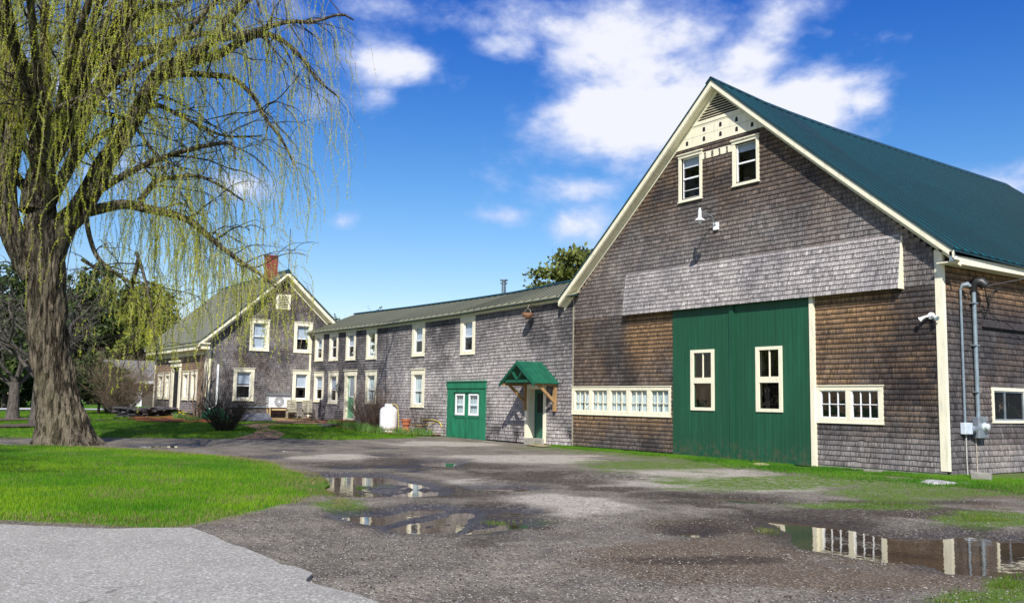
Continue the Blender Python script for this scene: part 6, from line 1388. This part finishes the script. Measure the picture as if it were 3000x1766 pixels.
# trunk with furrows and root flare
TP = [(200, 1330, 1.30), (199, 1305, 1.12), (196, 1290, 1.02), (186, 1250, .90), (178, 1200, .80), (168, 1150, .72), (158, 1090, .665), (146, 1020, .64), (139, 950, .62), (135, 870, .62), (131, 800, .62), (128, 730, .64), (124, 660, .62), (121, 600, .48), (116, 520, .34), (110, 430, .22), (104, 340, .12), (98, 250, .04)]
P = np.array([at(u, v, D0) for u, v, _ in TP]); P[0, 2] = WB[2]-.15; Pc, _ = smooth_line(P, 1, 1, m=8); rc = np.interp(np.linspace(0, 1, len(Pc)), np.linspace(0, 1, len(TP)), [q_[2] for q_ in TP])
nT = 128; th_ = np.linspace(0, 2*pi, nT, endpoint=False); V = []
for i, (c_, rr_) in enumerate(zip(Pc, rc)):
    hgt = c_[2]-WB[2]; root = math.exp(-max(hgt, 0)/.42); uu = np.cos(th_)*3.1; ww = np.sin(th_)*3.1
    fur = (np.abs(fbm(th_*7.6+.8*np.sin(hgt*.9), np.full(nT, hgt*1.1), 12, 4)-.5)*2); lump = fbm(np.cos(th_)*1.2+5, np.sin(th_)*1.2+hgt*.35, 14, 3)-.5
    rad = rr_*(1+.30*lump) + (fur-.35)*.19 + root*.30*np.maximum(0, np.sin(th_*5+1.0)+.3*np.sin(th_*9))
    if hgt < .6: pass
    V.append(np.stack([c_[0]+rad*np.cos(th_), c_[1]+rad*np.sin(th_), np.full(nT, c_[2])], 1))
V = np.concatenate(V); I = np.arange(len(Pc)*nT).reshape(len(Pc), nT); I2 = np.roll(I, -1, 1); Q_ = np.stack([I[:-1], I2[:-1], I2[1:], I[1:]], -1).reshape(-1, 4)
link_mesh('trunk', np_mesh('trunk', V, quads=Q_, smooth=True), m_bark, willow)
# branches
def project(P): q_ = P-np.array([0, 0, EYE]); z_ = q_@_fw; return 1500+FPX*(q_@_rt)/z_, 883-FPX*(q_@_up)/z_
EV = [-400, 0, 150, 350, 500, 600, 700, 760, 900, 1200]; EU = [1000, 1055, 1080, 1062, 1030, 985, 958, 925, 905, 900]
VBU = [-400, 0, 120, 200, 280, 400, 500, 600, 680, 760, 830, 890, 935, 1000, 1080]; VBV = [980, 990, 960, 880, 890, 1010, 1130, 1150, 1100, 1090, 1120, 1080, 790, 640, 380]
sec = []; nodes = []; R = np.random.RandomState(21)
def grow(p, d, L, r0, n, grav, wander):
    pts = [p]; d = d/np.linalg.norm(d)
    for k in range(n):
        d = d+R.randn(3)*wander; d[2] -= grav*(k/n); d /= np.linalg.norm(d); p = p+d*L/n; pts.append(p)
    return np.array(pts)
tubes = MB(); allsec = []
for li, (P, r_) in enumerate(limbs):
    Ls = np.linalg.norm(np.diff(P, axis=0), axis=1).sum(); m = int(Ls*(2.5 if li < len(limbs_seen) else 1.5))
    for _ in range(m):
        i = R.randint(int(len(P)*.22), len(P)-1); tg = P[i+1]-P[i]; tg /= np.linalg.norm(tg); d = tg*.7+R.randn(3)*.62+np.array([0, 0, .25]); L = R.uniform(1.0, 3.2); r0 = min(.045, r_[i]*.5)*(.5+.5*R.rand()); q_ = grow(P[i], d, L, r0, 7, .28, .16)
        u_, v_ = project(q_[-1]); 
        if u_ > np.interp(v_, EV, EU)-15: continue
        allsec.append((q_, r0))
ter = []
for q_, r0 in list(allsec):
    for _ in range(2):
        i = R.randint(2, 7); d = q_[i]-q_[i-1]; d = d/np.linalg.norm(d)+R.randn(3)*.5; w_ = grow(q_[i], d, R.uniform(.6, 1.7), r0*.5, 5, .4, .18); u_, v_ = project(w_[-1])
        if u_ < np.interp(v_, EV, EU)-8: ter.append((w_, r0*.5))
def ctubes(lst, n=4):
    V = []; Q_ = []; off = 0
    for q_, r0 in lst:
        k = len(q_); tg = np.gradient(q_, axis=0); tg /= np.linalg.norm(tg, axis=1)[:, None]; x = np.cross(tg, [.3, .2, 1.]); x /= np.linalg.norm(x, axis=1)[:, None]+1e-9; y = np.cross(tg, x); rr_ = r0*(1-.7*np.linspace(0, 1, k))
        a = np.arange(n)*2*pi/n; ring_ = q_[:, None]+(x[:, None]*np.cos(a)[None, :, None]+y[:, None]*np.sin(a)[None, :, None])*rr_[:, None, None]; V.append(ring_.reshape(-1, 3)); I = off+np.arange(k*n).reshape(k, n); J = np.roll(I, -1, 1); Q_.append(np.stack([I[:-1], J[:-1], J[1:], I[1:]], -1).reshape(-1, 4)); off += k*n
    return np.concatenate(V), np.concatenate(Q_)
V, Q_ = ctubes(allsec+ter, 4); link_mesh('branches', np_mesh('branches', V, quads=Q_, smooth=True), m_branch, willow)
roots = []; 
for lst, k in ((allsec, 1.3), (ter, 1.3)):
    for q_, r0 in lst:
        for _ in range(int(k+R.rand())):
            i = R.randint(2, len(q_)); f = R.rand(); roots.append(q_[i-1]*(1-f)+q_[i]*f)
for P, r_ in limbs:
    for _ in range(int(len(P)*.6)): i = R.randint(int(len(P)*.5), len(P)); roots.append(P[i]+R.randn(3)*.05)
for li_, cnt_ in ((7, 260), (8, 60), (-1, 60), (-4, 60)):
    P = limbs_seen[li_]
    for _ in range(cnt_): i = R.randint(int(len(P)*.25), len(P)); roots.append(P[i]+R.randn(3)*np.array([.7, .7, .25]))
roots = np.array(roots); N = len(roots)
u_, v_ = project(roots); keep = u_ < np.interp(v_, EV, EU); roots = roots[keep]; u_ = u_[keep]; v_ = v_[keep]; N = len(roots)
zmin_v = np.interp(u_, VBU, VBV); dd = np.hypot(roots[:, 0], roots[:, 1]); zlow = roots[:, 2]-(np.maximum(zmin_v-v_, 30))*dd/FPX
L = np.minimum((.35+.65*R.rand(N))*(roots[:, 2]-zlow), 1.2+3.6*R.rand(N)**1.3); L = np.maximum(L, .4)
cx_ = roots-np.array([WB[0], WB[1], 0]); cx_[:, 2] = 0; out_ = cx_/(np.linalg.norm(cx_, axis=1)[:, None]+.1)
D_ = out_*.35+R.randn(N, 3)*.35+np.array([0, 0, .05]); nseg = 9; d = D_/np.linalg.norm(D_, axis=1)[:, None]; pos = roots.copy(); pts = [pos]
for k in range(nseg):
    d = d*.55+np.array([0, 0, -.42])+R.randn(N, 3)*np.array([.13, .13, .04]); d /= np.linalg.norm(d, axis=1)[:, None]; pos = pos+d*(L/nseg)[:, None]; pts.append(pos)
pts = np.stack(pts, 1)
W_ = .0075*(1-.6*np.linspace(0, 1, nseg+1))[None, :, None]; a1 = R.rand(N)*2*pi; sds = [np.stack([np.cos(a1+o_), np.sin(a1+o_), 0*a1], 1)[:, None] for o_ in (0, 2*pi/3, 4*pi/3)]
V = np.stack([pts+s_*W_ for s_ in sds], 2); idx = np.arange(N*(nseg+1)*3).reshape(N, nseg+1, 3)
Q_ = np.concatenate([np.stack([idx[:, :-1, s_], idx[:, :-1, (s_+1) % 3], idx[:, 1:, (s_+1) % 3], idx[:, 1:, s_]], -1).reshape(-1, 4) for s_ in range(3)])
link_mesh('hanging_twigs', np_mesh('hanging_twigs', V.reshape(-1, 3), quads=Q_), m_strand, willow)
# leaves along the strands
dl = .031; cnt = (L/dl).astype(int); side = np.clip((u_-250)/700, 0, 1); leafy = R.rand(N) > (.10+.50*side); per = np.where(leafy, 1.0, .18)
sid = np.repeat(np.arange(N), cnt*2); f = R.rand(len(sid)); ok = R.rand(len(sid)) < per[sid]*(.55+.45*(f > .2)); sid = sid[ok]; f = f[ok]; kk = f*nseg; ki = np.minimum(kk.astype(int), nseg-1); fr_ = (kk-ki)[:, None]
P_ = pts[sid, ki]*(1-fr_)+pts[sid, ki+1]*fr_; dr_ = R.randn(len(sid), 3)*.6; dr_[:, 2] -= .55
V, Q_ = leafcards(P_, .048, 9, elong=2.6, dirs=dr_); link_mesh('leaves', np_mesh('leaves', V, quads=Q_), m_wleaf, willow)
print('willow strands', N, 'leaves', len(sid))

# ------------------------------------------------------------------ background trees
m_gbark = simple('grey_bark', (.11, .095, .08), .9, var=.4, scale=6, stretch=(2, 2, .5), bmp=.03)
m_pbark = simple('pine_bark', (.06, .045, .035), .9, var=.3)
m_haze = simple('bud_twigs', (.15, .11, .11), .9, var=.3)
def bare(name, c, h, label, seed, bmat, r0=.25, spread=1.0, fork=.25, leaf=0, lmat=None, lv=5, lean=(0, 0), group=None, twigw=1.0):
    R = np.random.RandomState(seed); c = np.array(c, float); e_ = empty(name, tuple(c), label, 'tree', group); big = []; fine = []
    def rec(p, d, L, r, lvl):
        n = 5; pts = [p]; d = d/np.linalg.norm(d)
        for k in range(n): d = d+R.randn(3)*(.10+.03*(lv-lvl)); d[2] += .03 if lvl > 2 else -.015; d /= np.linalg.norm(d); p = p+d*L/n; pts.append(p)
        (big if r > .03 else fine).append((np.array(pts), r))
        if lvl == 0: return
        m = 3
        for k in range(m+(lvl > 3)):
            i = n if k == 0 else R.randint(2, n+1); ax = R.randn(3); nd = d+ax/np.linalg.norm(ax)*(.85 if k else .4)*spread; nd[2] = nd[2]*.8+.12; rec(pts[i], nd, L*R.uniform(.55, .82), r*(.52 if k else .66), lvl-1)
    Ht = h*fork; tr_ = [c+np.array([lean[0]*q_, lean[1]*q_, Ht*q_]) for q_ in np.linspace(-.05, 1, 7)]; tt_ = np.array(tr_); b = MB(); b.tube(tr_, [r0*(1.35, 1.05, .95, .9, .85, .8, .75)[k] for k in range(7)], 12); b.build('trunk', bmat, e_, smooth=True)
    for k in range(5): a = k*2*pi/5+R.rand(); rec(tt_[-1-(k % 2)], np.array([cos(a)*.8*spread, sin(a)*.8*spread, 1.0]), h*.27, r0*.42, lv-1)
    V, Q_ = ctubes(big, 6); link_mesh('limbs', np_mesh('limbs', V, quads=Q_, smooth=True), bmat, e_)
    if fine: V, Q_ = ctubes([(q_, r_*twigw) for q_, r_ in fine], 3); link_mesh('twigs', np_mesh('twigs', V, quads=Q_), bmat, e_)
    if leaf:
        T_ = np.concatenate([q_[2:] for q_, _ in fine]); P_ = T_[R.randint(0, len(T_), leaf)]+R.randn(leaf, 3)*.12; V, Q_ = leafcards(P_, .10, seed); link_mesh('leaves', np_mesh('leaves', V, quads=Q_), lmat, e_)
    return e_
def onG(u, v_base): return ong(u, v_base)
q_ = ong(36, 1230); bare('maple_tree', q_, 9.5, 'bare grey-barked tree on the lawn at the far left', 31, m_gbark, r0=.33, spread=1.15, fork=.22, lv=5, twigw=.7)
q_ = ong(108, 1246); bare('maple_tree', q_, 10.5, 'bare spreading tree half hidden behind the willow trunk', 32, m_gbark, r0=.34, spread=1.25, fork=.24, lv=5, twigw=.7)
for i, (u, d_, h_, lab) in enumerate([(455, 118, 15, 'budding pinkish bare tree behind the farmhouse roof'), (270, 110, 14, 'fine-twigged bare tree beyond the far lawn, centre'), (395, 98, 13, 'bare tree left of the tan bush, beyond the street'), (150, 120, 17, 'tall bare tree rising behind the willow trunk'), (30, 105, 15, 'bare tree beyond the street at the left edge'), (950, 112, 14.5, 'small bare crown showing above the wing roof')]):
    p0 = at(u, 1140, d_); bare('bare_tree', (p0[0], p0[1], gz(p0[0], p0[1])), h_, lab, 50+i, m_haze, r0=.16, spread=.8, fork=.2, lv=5, twigw=1.2)
m_needA = leafmat('pine_needles', (.035, .06, .018), (.07, .10, .025), .1); m_needB = leafmat('yellow_green_needles', (.12, .15, .025), (.17, .19, .035), .15)  # second needle colour is a lighter yellow-green
def ever(name, c, h, w, label, seed, mt, n=9000, shape='cone', base_f=.08, card=.26, cat='tree', group=None):
    R = np.random.RandomState(seed); c = np.array(c, float); e_ = empty(name, tuple(c), label, cat, group)
    b = MB(); b.tube([c+np.array([0, 0, -.1]), c+np.array([.1, 0, h*.5]), c+np.array([.05, .1, h*.97])], [max(.1, h*.018), h*.012, .03], 8)
    nb_ = int(26+h*5); cl = []
    for k in range(nb_):
        q_ = base_f+(1-base_f)*R.rand()**.85; a = R.rand()*2*pi; rad = (w*(1-q_)**.75 if shape == 'cone' else w*math.sqrt(max(0, 1-(2*q_-1)**2))*.9+.1)*(.55+.6*R.rand()); z = h*q_
        tip = c+np.array([cos(a)*rad, sin(a)*rad, z-rad*.12+(.25 if shape != 'cone' else 0)]); st = c+np.array([0, 0, z]); b.tube([st, (st+tip)/2+np.array([0, 0, .08*rad]), tip], [.04, .03, .012], 4)
        cl.append((st, tip, rad))
    b.build('trunk', m_pbark, e_)
    wts = np.array([q_[2] for q_ in cl]); wts /= wts.sum(); ci = R.choice(len(cl), n, p=wts); st = np.array([q_[0] for q_ in cl])[ci]; tp_ = np.array([q_[1] for q_ in cl])[ci]; f = R.rand(n)**.6
    P_ = st+(tp_-st)*f[:, None]+R.randn(n, 3)*(np.array([.16, .16, .10])*(w*.35+.3)); P_[:, 2] = np.maximum(P_[:, 2], c[2]+h*base_f*.5)
    V, Q_ = leafcards(P_, card, seed, up=.15, elong=1.9); link_mesh('foliage', np_mesh('foliage', V, quads=Q_), mt, e_); return e_
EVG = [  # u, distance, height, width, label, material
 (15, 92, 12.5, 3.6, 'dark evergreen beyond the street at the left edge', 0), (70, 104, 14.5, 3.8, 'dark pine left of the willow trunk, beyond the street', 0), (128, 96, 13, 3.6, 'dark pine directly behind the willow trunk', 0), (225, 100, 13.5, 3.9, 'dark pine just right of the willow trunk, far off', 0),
 (262, 112, 16, 3.6, 'tall narrow pine beyond the far lawn', 0), (298, 104, 14.2, 3.8, 'dark pointed pine in the middle of the tree line', 0), (340, 98, 11.5, 3.8, 'short dark pine right of the pointed one', 0), (372, 104, 12.5, 4.0, 'yellow-green pine in the far tree line', 1),
 (410, 96, 12.0, 4.2, 'broad yellow-green pine behind the tan bush', 1), (440, 104, 13.0, 4.2, 'yellow-green pine close to the farmhouse eave', 1), (475, 110, 13.0, 4.0, 'yellow-green pine partly behind the farmhouse roof', 1), (-40, 95, 13, 4.0, 'dark evergreen at the very edge of the view', 0), (180, 118, 15, 4.2, 'far dark pine behind the willow, farthest of the row', 0)]
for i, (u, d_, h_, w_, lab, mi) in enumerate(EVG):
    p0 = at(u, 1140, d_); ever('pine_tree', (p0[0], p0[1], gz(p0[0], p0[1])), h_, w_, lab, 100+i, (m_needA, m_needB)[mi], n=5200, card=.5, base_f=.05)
p0 = ong(288, 1213); ever('pine_tree', p0, 3.3, 1.9, 'small round dark pine on the far lawn', 130, m_needA, n=5000, shape='round', base_f=.3, card=.22)
for i, (u, d_, h_, w_, lab) in enumerate([(1105, 96, 10.9, 2.2, 'dark treetop just showing above the wing roof'), (975, 100, 10.0, 2.2, 'dark treetop above the wing roof by the farmhouse'), (1000, 104, 9.9, 2.2, 'second low treetop above the wing roof')]):
    p0 = at(u, 1140, d_); ever('pine_tree', (p0[0], p0[1], .4), h_, w_, lab, 140+i, m_needA, n=2500, card=.35)
pt_ = at(1690, 748, 56); ever('cedar_tree', (pt_[0], pt_[1], .2), pt_[2]-.1, 4.2, 'bushy olive-green cedar rising behind the wing beside the barn', 150, leafmat('cedar_leaf', (.10, .125, .028), (.15, .17, .035), .15), n=30000, shape='round', base_f=.1, card=.30)
bare('maple_tree', (-27.5, -5.2, .1), 12.5, 'tall budding tree added outside the view to shade the drive', 92, m_gbark, r0=.35, spread=.95, fork=.25, lv=5, leaf=24000, lmat=m_wleaf)  # unseen tree added to shade the drive and the willow's foot
bare('maple_tree', (-19, -5.2, .1), 11, 'budding tree beside the road, outside the view', 91, m_gbark, r0=.3, spread=.85, fork=.3, lv=5, leaf=20000, lmat=m_wleaf)
# trees across the street behind the viewer, which the windows and puddles mirror
src = [o for o in col.objects if o.name.startswith('pine_tree') and o.parent is None][:3]
r = random.Random(6); k = 0
for (x, y) in [(-34, -46), (-22, -50), (-10, -46), (2, -50), (14, -44), (26, -40), (38, -30), (44, -16), (48, -2), (6, 62), (16, 56), (27, 60), (36, 44), (-52, -44), (-66, -38), (-80, -34), (-95, -24), (-44, -60), (-110, -34)]:
    s_ = src[k % 3]; k += 1; c_ = s_.copy(); col.objects.link(c_); c_.location = (x, y, .1); c_.scale = (1.1, 1.1, .8); c_['label'] = 'dark pine across the street, outside the view'; c_['group'] = 'pines across the street'
    for ch in s_.children:
        d_ = ch.copy(); col.objects.link(d_); d_.parent = c_
# neighbour's low house, boulder, far street
st0 = [ong(-60, 1199)[:2], ong(100, 1198)[:2], ong(370, 1198)[:2], ong(440, 1198)[:2], ong(440, 1202)[:2], ong(370, 1203.5)[:2], ong(100, 1203.5)[:2], ong(-60, 1203.5)[:2]]
V_, F_ = drape(refine(st0, 2), 4, .10); tag(link_mesh('street', np_mesh('street', V_, tris=F_), simple('pale_far_asphalt', (.42, .42, .42), .9)), 'pale street crossing behind the far lawn', 'street', kind='structure')
A_ = at(322, 1150, 88); B_ = at(470, 1150, 88); nh = empty('neighbour_house', (A_[0], A_[1], .6), 'low grey-roofed neighbour house with white garage door beyond the street', 'house')
du = (B_-A_); du[2] = 0; LN = np.linalg.norm(du); du /= LN; nn_ = np.array([du[1], -du[0], 0]); nn_ = nn_ if nn_@(-A_*np.array([1, 1, 0])) > 0 else -nn_
NF = Fr((A_[0], A_[1], 0), tuple(du), tuple(nn_)); zb = .6
m_sid = simple('dark_brown_siding', (.07, .055, .045), .8); m_rf = simple('grey_shingle_roof', (.20, .20, .21), .9, var=.3)
b = MB(); b.box(NF, -.6, LN+.6, zb-.3, zb+2.4, -8, 0); b.build('wall', m_sid, nh)
b = MB(); b.hexa([NF(-1, zb+2.35, .6), NF(LN+1, zb+2.35, .6), NF(LN+1, zb+4.2, -4), NF(-1, zb+4.2, -4), NF(-1, zb+2.5, .6), NF(LN+1, zb+2.5, .6), NF(LN+1, zb+4.35, -4), NF(-1, zb+4.35, -4)]); b.hexa([NF(-1, zb+2.35, -8.6), NF(LN+1, zb+2.35, -8.6), NF(LN+1, zb+4.2, -4), NF(-1, zb+4.2, -4), NF(-1, zb+2.5, -8.6), NF(LN+1, zb+2.5, -8.6), NF(LN+1, zb+4.35, -4), NF(-1, zb+4.35, -4)]); b.build('roof', m_rf, nh)
b = MB(); b.box(NF, -1, LN+1, zb+2.2, zb+2.45, .6, .68); b.build('fascia', m_white, nh)
b = MB(); b.box(NF, .0, 2.6, zb, zb+2.1, .0, .06); b.build('garage_door', m_white, nh)
b = MB(); b.box(NF, 5.4, 5.6, zb+1.6, zb+2.2, .6, .7); b.build('bracket', m_white, nh)
q_ = ong(333, 1191); rock('boulder', (q_[0], q_[1], q_[2]+.25), 1.0, .8, .7, 9, m_stone, 'rounded pale boulder on the grass by the garage door', 'boulder')
# mulch rings of the lawn trees
for (u, v, a, lab) in ((36, 1232, 1.6, 'brown mulch ring round the far left tree'), (100, 1250, 1.7, 'brown mulch ring behind the willow')):
    c_ = ong(u, v); pl = [c_[:2]+np.array([cos(q_)*a, sin(q_)*a]) for q_ in np.linspace(0, 2*pi, 18, endpoint=False)]; bed(pl, .07, lab, simple('brown_mulch', (.11, .075, .05), .95, var=.3, scale=12), 'mulch_bed')
